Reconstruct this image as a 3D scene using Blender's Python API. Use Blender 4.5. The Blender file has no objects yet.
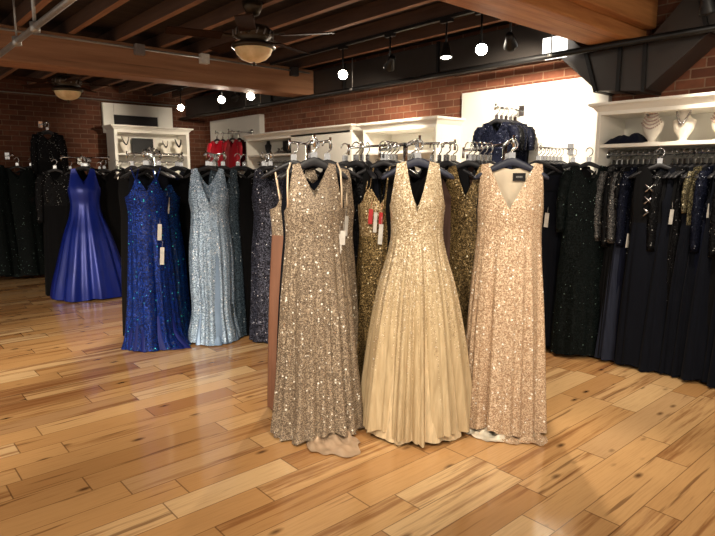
import bpy, bmesh, math, random
import numpy as np
from mathutils import Vector, Matrix
rnd = random.Random(7)
S = bpy.context.scene
COL = S.collection
PI = math.pi
R = math.radians

# ------------------------------------------------------------------ materials
def srgb(r, g, b):
    f = lambda c: (c/255/12.92) if c/255 <= .04045 else ((c/255+.055)/1.055)**2.4
    return (f(r), f(g), f(b), 1)

class N:
    """small helper around a node tree"""
    def __init__(s, name):
        s.m = bpy.data.materials.new(name); s.m.use_nodes = True
        s.t = s.m.node_tree; s.t.nodes.clear()
        s.out = s.t.nodes.new('ShaderNodeOutputMaterial')
        s.p = s.t.nodes.new('ShaderNodeBsdfPrincipled')
        s.link(s.p.outputs[0], s.out.inputs[0])
    def n(s, typ, **kw):
        x = s.t.nodes.new(typ)
        for k, v in kw.items():
            if k.startswith('i_'):
                x.inputs[k[2:].replace('_', ' ')].default_value = v
            else: setattr(x, k, v)
        return x
    def link(s, a, b): s.t.links.new(a, b)
    def math(s, op, a, b=None, c=None, clamp=False):
        x = s.t.nodes.new('ShaderNodeMath'); x.operation = op; x.use_clamp = clamp
        for i, v in enumerate((a, b, c)):
            if v is None: continue
            if isinstance(v, (int, float)): x.inputs[i].default_value = v
            else: s.link(v, x.inputs[i])
        return x.outputs[0]
    def mix(s, fac, a, b, blend='MIX'):
        x = s.t.nodes.new('ShaderNodeMix'); x.data_type = 'RGBA'; x.blend_type = blend
        for i, v in ((0, fac), (6, a), (7, b)):
            if isinstance(v, (int, float)): x.inputs[i].default_value = v
            elif isinstance(v, tuple): x.inputs[i].default_value = v
            else: s.link(v, x.inputs[i])
        return x.outputs[2]
    def ramp(s, fac, stops, interp='LINEAR'):
        x = s.t.nodes.new('ShaderNodeValToRGB'); e = x.color_ramp.elements
        x.color_ramp.interpolation = interp
        while len(e) < len(stops): e.new(.5)
        for k, (p, c) in enumerate(stops): e[k].position = p; e[k].color = c
        s.link(fac, x.inputs[0]); return x.outputs[0]
    def coord(s, which='Object'): return s.n('ShaderNodeTexCoord').outputs[which]
    def mapping(s, vec, scale=(1, 1, 1), rot=(0, 0, 0)):
        x = s.n('ShaderNodeMapping'); s.link(vec, x.inputs[0])
        x.inputs['Scale'].default_value = scale; x.inputs['Rotation'].default_value = rot
        return x.outputs[0]
    def noise(s, vec, scale, detail=3, rough=.55):
        x = s.n('ShaderNodeTexNoise'); s.link(vec, x.inputs['Vector'])
        x.inputs['Scale'].default_value = scale; x.inputs['Detail'].default_value = detail
        x.inputs['Roughness'].default_value = rough
        return x.outputs['Fac']
    def bump(s, h, strength=.3, dist=.01):
        x = s.n('ShaderNodeBump'); s.link(h, x.inputs['Height'])
        x.inputs['Strength'].default_value = strength; x.inputs['Distance'].default_value = dist
        s.link(x.outputs[0], s.p.inputs['Normal'])
    def base(s, v, rough=.5, metal=0, spec=.5):
        if isinstance(v, tuple): s.p.inputs['Base Color'].default_value = v
        else: s.link(v, s.p.inputs['Base Color'])
        s.p.inputs['Roughness'].default_value = rough; s.p.inputs['Metallic'].default_value = metal
        s.p.inputs['Specular IOR Level'].default_value = spec

def plain(name, c, rough=.5, metal=0, spec=.5, var=.12, vscale=30):
    k = N(name)
    n = k.noise(k.coord(), vscale)
    dark = tuple(x*(1-var) for x in c[:3])+(1,); lite = tuple(min(1, x*(1+var)) for x in c[:3])+(1,)
    k.base(k.ramp(n, [(.3, dark), (.7, lite)]), rough, metal, spec)
    return k.m

def emit(name, c, st):
    k = N(name); k.base((0, 0, 0, 1))
    k.p.inputs['Emission Color'].default_value = c; k.p.inputs['Emission Strength'].default_value = st
    return k.m

def cloth(name, c, rough=.85, sheen=.02, spec=.12):
    k = N(name)
    n = k.noise(k.mapping(k.coord(), (60, 60, 6)), 1, 3)
    dark = tuple(x*.8 for x in c[:3])+(1,); lite = tuple(min(1, x*1.2) for x in c[:3])+(1,)
    k.base(k.ramp(n, [(.3, dark), (.7, lite)]), rough, 0, spec)
    k.p.inputs['Sheen Weight'].default_value = sheen
    return k.m

def satin(name, c, rough=.34):
    k = N(name)
    n = k.noise(k.mapping(k.coord(), (9, 9, 2)), 1, 2)
    dark = tuple(x*.8 for x in c[:3])+(1,); lite = tuple(min(1, x*1.2) for x in c[:3])+(1,)
    k.base(k.ramp(n, [(.3, dark), (.7, lite)]), rough, .25, .5)
    k.bump(n, .15, .02)
    return k.m

def sequin_nodes(k, cols, scale, glints, tilt, vec, gscale=64):
    """colour, normal of sequins: every cell a disc with a tint and a tilt of its own"""
    v = k.n('ShaderNodeTexVoronoi'); k.link(vec, v.inputs['Vector']); v.inputs['Scale'].default_value = scale
    sep = k.n('ShaderNodeSeparateColor'); k.link(v.outputs['Color'], sep.inputs[0])
    st = []
    for p, c in cols: st.append((p, c))
    col = k.ramp(sep.outputs[0], st)
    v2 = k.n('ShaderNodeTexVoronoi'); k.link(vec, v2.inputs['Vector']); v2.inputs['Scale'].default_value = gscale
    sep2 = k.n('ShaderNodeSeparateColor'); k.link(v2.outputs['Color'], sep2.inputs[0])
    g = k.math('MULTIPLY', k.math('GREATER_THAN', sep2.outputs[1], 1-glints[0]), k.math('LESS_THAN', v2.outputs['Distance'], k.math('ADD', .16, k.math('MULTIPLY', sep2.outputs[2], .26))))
    col = k.mix(g, col, glints[1])  # sparkle painted in: pale glint spots mixed into the base colour
    sub = k.n('ShaderNodeVectorMath', operation='SUBTRACT'); k.link(v.outputs['Color'], sub.inputs[0]); sub.inputs[1].default_value = (.5, .5, .5)
    sc = k.n('ShaderNodeVectorMath', operation='SCALE'); k.link(sub.outputs[0], sc.inputs[0]); sc.inputs['Scale'].default_value = tilt
    geo = k.n('ShaderNodeNewGeometry')
    ad = k.n('ShaderNodeVectorMath', operation='ADD'); k.link(geo.outputs['Normal'], ad.inputs[0]); k.link(sc.outputs[0], ad.inputs[1])
    nm = k.n('ShaderNodeVectorMath', operation='NORMALIZE'); k.link(ad.outputs[0], nm.inputs[0])
    return col, nm.outputs[0], g

def sequin(name, dark, mid, lite, glint, scale=150, share=.16, tilt=.6, metal=.32, rough=.36, spec=.25, gs=64, d_at=.25, l_at=.8):
    k = N(name)
    col, nrm, g = sequin_nodes(k, [(0, dark), (d_at, dark), (.55, mid), (l_at, lite), (1, lite)], scale, (share, glint), tilt, k.coord(), gs)
    k.base(col, rough, metal, spec); k.link(nrm, k.p.inputs['Normal'])
    return k.m

def dark_sparkle(name, c, glint, scale=110, share=.10, metal=.12):
    lite = tuple(min(1, x*2.0+.004) for x in c[:3])+(1,)
    return sequin(name, tuple(x*.6 for x in c[:3])+(1,), c, lite, glint, scale, share*1.5, .7, metal, .4, .06, 105)

M = {}
M['black'] = cloth('black cloth', srgb(10, 10, 12))
M['ink'] = cloth('ink navy cloth', srgb(9, 12, 21))
M['navy'] = cloth('navy cloth', srgb(15, 19, 36))
M['slate'] = cloth('slate tulle', srgb(38, 42, 56))
M['velvet'] = cloth('navy velvet', srgb(13, 17, 44))
M['darkgreen'] = cloth('blackened green cloth', srgb(9, 15, 15))
M['mauve'] = cloth('mauve chiffon', srgb(84, 64, 58))
M['nude'] = satin('rosy beige satin', srgb(140, 98, 76), .5)
M['champ_lining'] = satin('champagne lining', srgb(196, 168, 140), .5)
M['cream_lining'] = satin('cream neckline lining', srgb(240, 222, 196), .55)
M['white_lining'] = satin('ivory lining', srgb(236, 226, 206), .5)
M['strap_cream'] = satin('cream strap', srgb(226, 204, 176), .5)
M['royal_satin'] = satin('royal blue satin', srgb(2, 30, 126), .36)
M['royal_hem'] = satin('royal blue lining', srgb(3, 22, 104), .6)
M['lblue_satin'] = satin('pale blue satin', srgb(128, 152, 182), .4)
M['red'] = satin('red satin', srgb(168, 10, 32), .4)
M['darkred'] = cloth('wine cloth', srgb(70, 10, 22))
M['bronze_seq'] = sequin('champagne bronze sequins', srgb(98, 84, 70), srgb(134, 117, 99), srgb(180, 162, 138), srgb(255, 252, 240), 230, .15, .6, .15)
M['rose_seq'] = sequin('rose gold sequins', srgb(160, 130, 103), srgb(194, 164, 134), srgb(226, 202, 172), srgb(255, 252, 242), 230, .14, .6, .15)
M['gold_seq'] = sequin('antique gold sequins', srgb(104, 82, 54), srgb(154, 126, 88), srgb(200, 176, 134), srgb(255, 244, 214), 200, .07)
M['olive_seq'] = sequin('olive gold sequins', srgb(64, 52, 32), srgb(104, 85, 54), srgb(148, 124, 82), srgb(255, 240, 200), 180, .04)
M['royal_seq'] = sequin('royal blue sequins', srgb(1, 10, 46), srgb(2, 26, 98), srgb(6, 56, 152), srgb(70, 210, 225), 170, .05, .7, .3)
M['royal_seq_dark'] = sequin('dark royal sequins', srgb(1, 12, 40), srgb(2, 26, 80), srgb(6, 58, 122), srgb(60, 220, 215), 150, .07, .7, .4)
M['lblue_seq'] = sequin('ice blue sequins', srgb(98, 118, 140), srgb(142, 166, 192), srgb(190, 210, 230), srgb(250, 252, 255), 170, .16)
M['greyblue_seq'] = sequin('grey blue sequins', srgb(28, 40, 50), srgb(56, 72, 86), srgb(98, 116, 130), srgb(225, 235, 240), 150, .06)
M['gunmetal_seq'] = sequin('gunmetal navy sequins', srgb(16, 17, 26), srgb(40, 42, 56), srgb(82, 84, 100), srgb(225, 225, 235), 150, .09)
M['black_seq'] = dark_sparkle('black sequins', srgb(11, 11, 13), srgb(190, 190, 186), 200, .05)
M['black_seq_fine'] = dark_sparkle('fine black sequins', srgb(9, 9, 11), srgb(150, 150, 150), 200, .03)
M['navy_seq'] = dark_sparkle('navy sequins', srgb(12, 15, 28), srgb(170, 176, 192), 200, .04)
M['green_seq'] = dark_sparkle('green black sequins', srgb(8, 14, 14), srgb(150, 180, 170), 200, .014, .05)
M['silver_seq'] = sequin('silver black sequins', srgb(22, 22, 24), srgb(60, 60, 62), srgb(112, 110, 108), srgb(220, 218, 212), 200, .08)
M['goldtrim_seq'] = sequin('gold on black sequins', srgb(24, 22, 18), srgb(80, 73, 54), srgb(138, 128, 98), srgb(225, 216, 186), 200, .07)
M['hanger'] = plain('black hanger plastic', srgb(30, 30, 34), .5, 0, .4)
M['hanger_navy'] = plain('slate hanger plastic', srgb(44, 48, 64), .5, 0, .4)
M['chrome'] = plain('chrome', srgb(205, 205, 205), .16, 1, var=.04)
M['tag'] = plain('white card', srgb(205, 200, 192), .8, 0, .1)
M['tag_red'] = plain('red card', srgb(170, 34, 36), .7)
M['tag_black'] = plain('black label cloth', srgb(18, 17, 18), .8)
M['print'] = plain('grey print', srgb(150, 148, 145), .8)
M['white'] = plain('white cabinet paint', srgb(236, 232, 222), .55, var=.02, vscale=6)
M['white_wall'] = plain('white panel paint', srgb(240, 236, 226), .6, var=.02, vscale=3)
M['bust'] = plain('white bust leatherette', srgb(236, 228, 214), .5, var=.03)
M['bust_black'] = plain('black bust velvet', srgb(22, 22, 24), .8)
M['pearl'] = plain('lace necklace stones', srgb(190, 168, 158), .35, .3)
M['silver'] = plain('silver beads', srgb(168, 164, 164), .25, .9)
M['jet'] = plain('black beads', srgb(20, 20, 22), .25)
M['blackmetal'] = plain('black painted metal', srgb(26, 25, 25), .42, .3)
M['duct'] = plain('dark duct metal', srgb(72, 67, 64), .36, .55, var=.08, vscale=3)
M['galv'] = plain('galvanised pipe', srgb(160, 158, 154), .4, .6)
M['bronze'] = plain('aged bronze', srgb(62, 50, 36), .4, .7)
M['blade'] = plain('dark walnut blade', srgb(48, 31, 22), .85, 0, .04)
M['box_white'] = plain('white junction box', srgb(216, 214, 208), .5)
M['box_grey'] = plain('grey junction box', srgb(120, 112, 108), .5)
M['lamp_on'] = emit('lit lamp lens', (1, .90, .74, 1), 40)
M['lamp_dim'] = emit('lamp lens edge on', (1, .92, .78, 1), 7)
M['patch_glow'] = emit('glowing patch', (1, .97, .9, 1), 2.2)
M['canvas'] = plain('dark canvas', srgb(40, 36, 36), .8)
M['picture_black'] = plain('black card', srgb(24, 23, 24), .6)

def glass_bowl():
    k = N('amber scavo glass')
    n = k.noise(k.coord(), 9, 4)
    k.base(k.ramp(n, [(.3, srgb(202, 172, 124)), (.7, srgb(236, 212, 170))]), .7, 0, .15)
    k.p.inputs['Subsurface Weight'].default_value = .2
    return k.m
M['bowl'] = glass_bowl()

def tulle_gown():
    """champagne tulle with gold sequins cascading from the bodice, thinning downwards along streaks"""
    k = N('champagne tulle with cascading sequins')
    co = k.coord()
    col, nrm, g = sequin_nodes(k, [(0, srgb(150, 128, 98)), (.25, srgb(156, 134, 102)), (.55, srgb(190, 168, 134)), (.8, srgb(224, 206, 176)), (1, srgb(244, 228, 196))], 200, (.16, srgb(255, 253, 244)), .6, co, 70)
    sep = k.n('ShaderNodeSeparateXYZ'); k.link(co, sep.inputs[0])
    ang = k.math('ARCTAN2', sep.outputs[0], k.math('MULTIPLY', sep.outputs[1], -1))
    cv = k.n('ShaderNodeCombineXYZ'); k.link(k.math('MULTIPLY', ang, 12), cv.inputs[0]); k.link(k.math('MULTIPLY', sep.outputs[2], .6), cv.inputs[1])
    streak = k.noise(cv.outputs[0], 1.3, 2)
    h = k.math('MULTIPLY', k.math('SUBTRACT', sep.outputs[2], .52), 1.45)       # 0 at z .52, 1 at z 1.2
    dens = k.math('ADD', h, k.math('MULTIPLY', k.math('SUBTRACT', streak, .52), 2.6))
    v = k.n('ShaderNodeTexVoronoi'); k.link(co, v.inputs['Vector']); v.inputs['Scale'].default_value = 200
    sp = k.n('ShaderNodeSeparateColor'); k.link(v.outputs['Color'], sp.inputs[0])
    mask = k.math('LESS_THAN', sp.outputs[2], dens)
    tn = k.noise(k.mapping(co, (50, 50, 3)), 1, 3)
    tul = k.ramp(tn, [(.3, srgb(172, 149, 113)), (.7, srgb(200, 178, 141))])
    k.base(k.mix(mask, tul, col), .6, 0, .4)
    k.link(k.math('MULTIPLY', mask, .15), k.p.inputs['Metallic'])
    k.link(k.math('SUBTRACT', .75, k.math('MULTIPLY', mask, .42)), k.p.inputs['Roughness'])
    geo = k.n('ShaderNodeNewGeometry')
    nx = k.n('ShaderNodeMix', data_type='VECTOR'); k.link(mask, nx.inputs[0]); k.link(geo.outputs['Normal'], nx.inputs[4]); k.link(nrm, nx.inputs[5])
    k.link(nx.outputs[1], k.p.inputs['Normal'])
    return k.m
M['tulle'] = tulle_gown()
M['tulle_plain'] = cloth('champagne tulle underlayer', srgb(206, 184, 148), .85, .02)

def floor_mat():
    k = N('hickory plank floor')
    co = k.coord()
    sep = k.n('ShaderNodeSeparateXYZ'); k.link(co, sep.inputs[0])
    W = .165; L = 1.9
    ry = k.math('DIVIDE', sep.outputs[1], W); row = k.math('FLOOR', ry)
    wn = k.n('ShaderNodeTexWhiteNoise', noise_dimensions='1D'); k.link(row, wn.inputs['W'])
    rx = k.math('ADD', k.math('DIVIDE', sep.outputs[0], L), k.math('MULTIPLY', wn.outputs['Value'], 7.3))
    # board joints wander so the lengths differ
    colm = k.math('FLOOR', rx)
    cv = k.n('ShaderNodeCombineXYZ'); k.link(row, cv.inputs[0]); k.link(colm, cv.inputs[1])
    wn2 = k.n('ShaderNodeTexWhiteNoise', noise_dimensions='2D'); k.link(cv.outputs[0], wn2.inputs['Vector'])
    cut = k.math('ADD', .3, k.math('MULTIPLY', wn2.outputs['Value'], .4))
    fx = k.math('SUBTRACT', rx, colm)
    half = k.math('GREATER_THAN', fx, cut)
    cv2 = k.n('ShaderNodeCombineXYZ'); k.link(row, cv2.inputs[0]); k.link(k.math('ADD', k.math('MULTIPLY', colm, 2), half), cv2.inputs[1])
    wb = k.n('ShaderNodeTexWhiteNoise', noise_dimensions='2D'); k.link(cv2.outputs[0], wb.inputs['Vector'])
    bv = wb.outputs['Value']
    sepb = k.n('ShaderNodeSeparateColor'); k.link(wb.outputs['Color'], sepb.inputs[0])
    # grain, shifted for each board
    off = k.n('ShaderNodeVectorMath', operation='SCALE'); k.link(wb.outputs['Color'], off.inputs[0]); off.inputs['Scale'].default_value = 40
    ad = k.n('ShaderNodeVectorMath', operation='ADD'); k.link(co, ad.inputs[0]); k.link(off.outputs[0], ad.inputs[1])
    gv = k.mapping(ad.outputs[0], (1.1, 19, 1))
    g1 = k.noise(gv, 1.0, 5, .6)
    g2 = k.noise(k.mapping(ad.outputs[0], (5, 110, 1)), 1.0, 3, .6)
    tone = k.ramp(bv, [(0, srgb(186, 137, 86)), (.3, srgb(205, 157, 103)), (.6, srgb(217, 172, 118)), (.85, srgb(231, 194, 144)), (1, srgb(168, 115, 68))])
    streak = k.ramp(g1, [(.50, (0, 0, 0, 1)), (.63, (1, 1, 1, 1))])
    amt = k.math('MULTIPLY', streak, k.math('MULTIPLY', k.math('GREATER_THAN', sepb.outputs[1], .35), .75))
    c = k.mix(amt, tone, srgb(138, 86, 46))
    c = k.mix(k.math('MULTIPLY', k.math('SUBTRACT', g2, .45, clamp=True), .9), c, srgb(150, 100, 58))
    hv = k.ramp(k.noise(k.mapping(ad.outputs[0], (1.3, 22, 1)), 1.0, 3, .5), [(.64, (0, 0, 0, 1)), (.70, (1, 1, 1, 1))])
    c = k.mix(k.math('MULTIPLY', hv, .65), c, srgb(92, 52, 27))
    # knots
    vk = k.n('ShaderNodeTexVoronoi'); k.link(k.mapping(ad.outputs[0], (3.2, 7.5, 1)), vk.inputs['Vector']); vk.inputs['Scale'].default_value = 1.25
    sk = k.n('ShaderNodeSeparateColor'); k.link(vk.outputs['Color'], sk.inputs[0])
    kn = k.math('MULTIPLY', k.math('GREATER_THAN', sk.outputs[0], .55), k.ramp(vk.outputs['Distance'], [(.06, (1, 1, 1, 1)), (.20, (0, 0, 0, 1))]))
    c = k.mix(k.math('MULTIPLY', kn, .85), c, srgb(70, 38, 20))
    # joints
    fy = k.math('SUBTRACT', ry, row)
    ey = k.math('MINIMUM', fy, k.math('SUBTRACT', 1, fy))
    ex = k.math('MINIMUM', k.math('MINIMUM', fx, k.math('SUBTRACT', 1, fx)), k.math('ABSOLUTE', k.math('SUBTRACT', fx, cut)))
    gap = k.math('MAXIMUM', k.math('LESS_THAN', ey, .014), k.math('LESS_THAN', ex, .0018))
    c = k.mix(k.math('MULTIPLY', gap, .62), c, srgb(84, 52, 30))
    k.base(c, .24, 0, .5)
    k.link(k.math('ADD', .07, k.math('MULTIPLY', g2, .13)), k.p.inputs['Roughness'])
    k.p.inputs['Coat Weight'].default_value = .28; k.p.inputs['Coat Roughness'].default_value = .05
    hh = k.math('SUBTRACT', k.math('MULTIPLY', k.noise(co, 2.3, 2), .6), k.math('MULTIPLY', gap, .25))
    k.bump(hh, .07, .012)
    return k.m
M['floor'] = floor_mat()

def brick_mat(name, axis, tone=1.0):
    k = N(name)
    co = k.coord(); sep = k.n('ShaderNodeSeparateXYZ'); k.link(co, sep.inputs[0])
    cv = k.n('ShaderNodeCombineXYZ'); k.link(sep.outputs[axis], cv.inputs[0]); k.link(sep.outputs[2], cv.inputs[1])
    wob = k.noise(cv.outputs[0], 6, 2)
    b = k.n('ShaderNodeTexBrick'); k.link(cv.outputs[0], b.inputs['Vector'])
    b.inputs['Scale'].default_value = 1; b.inputs['Brick Width'].default_value = .215; b.inputs['Row Height'].default_value = .075
    b.inputs['Mortar Size'].default_value = .006; b.inputs['Mortar Smooth'].default_value = .3; b.inputs['Bias'].default_value = 0
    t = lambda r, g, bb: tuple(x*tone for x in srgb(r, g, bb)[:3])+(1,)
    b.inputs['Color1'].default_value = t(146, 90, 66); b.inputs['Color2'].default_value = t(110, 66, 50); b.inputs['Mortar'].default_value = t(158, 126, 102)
    n = k.noise(cv.outputs[0], 22, 4)
    c = k.mix(k.math('MULTIPLY', k.math('SUBTRACT', n, .35, clamp=True), 1.2), b.outputs['Color'], t(98, 64, 50))
    n2 = k.noise(cv.outputs[0], 1.4, 3)
    c = k.mix(k.math('MULTIPLY', k.math('SUBTRACT', n2, .5, clamp=True), 1.2), c, t(168, 120, 92))
    k.base(c, .9, 0, .2)
    hgt = k.math('SUBTRACT', k.math('MULTIPLY', n, .3), b.outputs['Fac'])
    k.bump(hgt, .6, .008)
    return k.m
M['brick_w1'] = brick_mat('red brick', 1)
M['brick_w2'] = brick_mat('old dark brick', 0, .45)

def wood(name, a, b, axis=0, rough=.7, sc=1):
    k = N(name)
    s = [14*sc, 14*sc, 14*sc]; s[axis] = .9*sc
    v = k.mapping(k.coord(), tuple(s))
    n = k.noise(v, 1, 5, .6)
    c = k.ramp(n, [(.3, a), (.7, b)])
    s2 = [40*sc]*3; s2[axis] = .5*sc
    cr = k.ramp(k.noise(k.mapping(k.coord(), tuple(s2)), 1, 2), [(.66, (0, 0, 0, 1)), (.7, (1, 1, 1, 1))])
    c = k.mix(k.math('MULTIPLY', cr, .45), c, tuple(x*.25 for x in a[:3])+(1,))
    k.base(c, rough, 0, .25); k.bump(n, .35, .012)
    return k.m
M['beam'] = wood('old fir beam', srgb(150, 92, 50), srgb(200, 138, 82), 0)
M['beam_left'] = wood('smoky fir beam', srgb(130, 92, 66), srgb(168, 122, 90), 0)
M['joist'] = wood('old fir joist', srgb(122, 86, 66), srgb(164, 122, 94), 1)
M['joist_side'] = wood('shaded fir joist side', srgb(72, 54, 46), srgb(100, 76, 62), 1)  # shade between the joists put into the side colour
M['deck'] = wood('dark roof deck', srgb(38, 31, 30), srgb(58, 48, 44), 0)

# ------------------------------------------------------------------ mesh helpers
class MB:
    def __init__(s): s.v = []; s.f = []; s.s = []
    def add(s, vs, fs, smooth=False):
        o = len(s.v); s.v += [tuple(v) for v in vs]
        for f in fs: s.f.append(tuple(i+o for i in f)); s.s.append(smooth)
    def box(s, x0, x1, y0, y1, z0, z1, mat=None):
        vs = [(x, y, z) for z in (z0, z1) for y in (y0, y1) for x in (x0, x1)]
        if mat is not None: vs = [tuple(mat @ Vector(v)) for v in vs]
        s.add(vs, [(0, 2, 3, 1), (4, 5, 7, 6), (0, 1, 5, 4), (2, 6, 7, 3), (0, 4, 6, 2), (1, 3, 7, 5)])
    def prism(s, prof, axis, a, b):
        """closed profile (2D) extruded along axis from a to b"""
        n = len(prof)
        def P(p, t):
            q = list(p); q.insert(axis, t); return tuple(q)
        s.add([P(p, a) for p in prof]+[P(p, b) for p in prof],
              [tuple(range(n)), tuple(range(2*n-1, n-1, -1))]+[(i, i+n, (i+1) % n+n, (i+1) % n) for i in range(n)])
    def tube(s, pts, r, n=8, caps=True):
        pts = [Vector(p) for p in pts]; rs = r if isinstance(r, (list, tuple)) else [r]*len(pts)
        rings = []; ref = None
        for i, p in enumerate(pts):
            t = (pts[min(i+1, len(pts)-1)]-pts[max(i-1, 0)]).normalized()
            if ref is None: ref = Vector((0, 0, 1)) if abs(t.z) < .9 else Vector((1, 0, 0))
            a = (ref-t*ref.dot(t)).normalized(); ref = a; b = t.cross(a)
            rings.append([p+(a*math.cos(2*PI*k/n)+b*math.sin(2*PI*k/n))*rs[i] for k in range(n)])
        vs = [v for g in rings for v in g]
        fs = [(i*n+k, i*n+(k+1) % n, (i+1)*n+(k+1) % n, (i+1)*n+k) for i in range(len(pts)-1) for k in range(n)]
        if caps: fs += [tuple(range(n-1, -1, -1)), tuple((len(pts)-1)*n+k for k in range(n))]
        s.add(vs, fs, True)
    def lathe(s, prof, n=24, c=(0, 0, 0)):
        vs = [(c[0]+r*math.cos(2*PI*k/n), c[1]+r*math.sin(2*PI*k/n), c[2]+z) for r, z in prof for k in range(n)]
        fs = [(i*n+k, i*n+(k+1) % n, (i+1)*n+(k+1) % n, (i+1)*n+k) for i in range(len(prof)-1) for k in range(n)]
        fs += [tuple(range(n-1, -1, -1)), tuple((len(prof)-1)*n+k for k in range(n))]
        s.add(vs, fs, True)
    def mesh(s, name, m, bevel=0):
        me = bpy.data.meshes.new(name); me.from_pydata(s.v, [], s.f)
        me.polygons.foreach_set('use_smooth', s.s)
        me.materials.append(m)
        bm = bmesh.new(); bm.from_mesh(me)
        bmesh.ops.recalc_face_normals(bm, faces=bm.faces)
        if bevel:
            bmesh.ops.bevel(bm, geom=[e for e in bm.edges if len(e.link_faces) == 2 and e.calc_face_angle(0) > .6], offset=bevel, segments=2, affect='EDGES', profile=.5)
        bm.to_mesh(me); bm.free(); me.update()
        return me
    def build(s, name, m, parent=None, bevel=0, loc=None):
        return link(name, s.mesh(name, m, bevel), parent, loc)

def link(name, me, parent=None, loc=None, rz=None):
    o = bpy.data.objects.new(name, me); COL.objects.link(o)
    if parent is not None: o.parent = parent
    if loc is not None: o.location = loc
    if rz is not None: o.rotation_euler = (0, 0, rz)
    return o
def tag(o, label, cat, group=None):
    o['label'] = label; o['category'] = cat
    if group: o['group'] = group
    return o
def thing(name, label, cat, loc=(0, 0, 0), rz=0, group=None):
    o = bpy.data.objects.new(name, None); COL.objects.link(o); o.empty_display_size = .1
    o.location = loc; o.rotation_euler = (0, 0, rz)
    return tag(o, label, cat, group)
def struct(o): o['kind'] = 'structure'; return o
def copy_tree(o, parent=None):
    c = o.copy(); COL.objects.link(c)
    if parent is not None: c.parent = parent; c.matrix_parent_inverse = o.matrix_parent_inverse
    for ch in list(o.children): copy_tree(ch, c)
    return c
def bx(name, m, x0, x1, y0, y1, z0, z1, parent=None, bevel=0):
    b = MB(); b.box(min(x0, x1), max(x0, x1), min(y0, y1), max(y0, y1), min(z0, z1), max(z0, z1)); return b.build(name, m, parent, bevel)

# ------------------------------------------------------------------ the room
XW, YW = 5.05, 10.0          # right-hand long wall, far wall
CZ = 2.975
struct(bx('floor', M['floor'], -3.5, XW+.2, -3.0, YW+.2, -.1, 0))
struct(bx('ceiling', M['deck'], -3.5, XW+.2, -3.0, YW+.2, CZ, CZ+.1))
struct(bx('wall_right', M['brick_w1'], XW, XW+.2, -3.0, YW+.2, 0, CZ))
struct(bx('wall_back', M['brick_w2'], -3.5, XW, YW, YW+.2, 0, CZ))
# white boards fixed to the brick
tag(bx('wall_panel', M['white_wall'], 4.99, XW, 2.44, 4.03, .02, 2.365, bevel=.004), 'large bright white display board on the brick wall behind the rose gold gown', 'wall panel')
tag(bx('wall_panel', M['white_wall'], 4.96, XW, 7.98, 9.62, .02, 2.46, bevel=.004), 'white display board near the far corner behind the red garments', 'wall panel')
# white window surround above the far cabinet
wf = MB()
wf.box(3.25, 3.42, YW-.06, YW, 2.2, 2.68); wf.box(4.16, 4.42, YW-.06, YW, 2.2, 2.68); wf.box(3.42, 4.16, YW-.06, YW, 2.5, 2.68)
w1 = struct(wf.build('window_1', M['white'], bevel=.006))
bx('window_pane', M['canvas'], 3.42, 4.16, YW-.03, YW-.005, 2.2, 2.5, w1)

# beams along x, joists along y, numbered by Blender
for nm, y0, lab, x0, x1 in (('ceiling_beam', 6.2, 'heavy timber ceiling beam at left, nearer the far wall', -3.4, 4.685), ('ceiling_beam', 2.1, 'heavy orange timber ceiling beam at upper right ending over the dark duct', -3.4, 4.86)):
    b = MB(); dz = .0
    b.box(x0, x1, y0, y0+.34, 2.53, 2.848)
    o = b.build(nm, M['beam' if y0 < 3 else 'beam_left'], bevel=.018)
    tag(o, lab, 'beam')
    if y0 < 3:
        c = MB(); c.box(x0, x1-.05, y0-.09, y0-.002, 2.62, 2.848); c.build('side_timber', M['beam'], o, bevel=.012)
k = 0
for i in range(-9, 7):
    x = 1.78+.45*i
    if x > 4.75: continue
    b = MB(); b.box(-.031, .031, -2.9, YW-.005, 2.85, CZ)
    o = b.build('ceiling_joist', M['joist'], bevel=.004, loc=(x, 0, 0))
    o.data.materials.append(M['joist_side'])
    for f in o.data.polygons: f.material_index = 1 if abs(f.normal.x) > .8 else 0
    tag(o, 'reddish brown timber ceiling joist resting on the heavy beams', 'joist', 'ceiling joists')

# dark duct along the brick wall, dipping below the right beam
def duct():
    t = thing('air_duct', 'dark metal air duct along top of the brick wall dipping under beam', 'duct')
    bot = [(YW-.01, 2.56), (2.80, 2.55), (2.40, 2.19), (2.02, 2.15), (1.60, 2.50), (-2.9, 2.50)]
    top = [(-2.9, 2.84), (1.72, 2.84), (2.04, 2.50), (2.50, 2.50), (2.86, 2.84), (YW-.01, 2.84)]
    b = MB(); b.prism(bot+top, 0, 4.69, 4.985); b.build('duct_body', M['duct'], t, bevel=.004)
    def rib(y0, z0, y1, z1):
        q = MB(); d = Vector((0, y1-y0, z1-z0)).normalized(); nn = Vector((0, -d.z, d.y))*.014
        q.prism([(y0-nn.y, z0-nn.z), (y0+nn.y, z0+nn.z), (y1+nn.y, z1+nn.z), (y1-nn.y, z1-nn.z)], 0, 4.665, 4.98)
        q.build('flange', M['blackmetal'], t)
    rib(2.40, 2.18, 2.51, 2.52); rib(2.22, 2.165, 2.22, 2.50); rib(2.02, 2.14, 2.03, 2.51); rib(1.60, 2.49, 1.70, 2.85)
    for yy in (4.1, 5.6, 7.2, 8.7): rib(yy, 2.55, yy, 2.85)
duct()

# long black pipe (z 2.5) hung on rods in front of the brick
t = thing('black_pipe', 'long black ceiling pipe hung on rods in front of the brick wall', 'pipe')
b = MB(); b.tube([(4.56, -2.5, 2.5), (4.56, 9.9, 2.5)], .026, 10); b.build('pipe', M['blackmetal'], t)
for y in (2.75, 5.3, 7.3, 7.7):
    b = MB(); b.tube([(4.56, y, 2.5), (4.56, y, 2.85)], .006, 6); b.lathe([(.034, -.012), (.034, .012)], 12, (4.56, y, 2.5)); b.build('hanger_rod', M['galv'], t)

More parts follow.
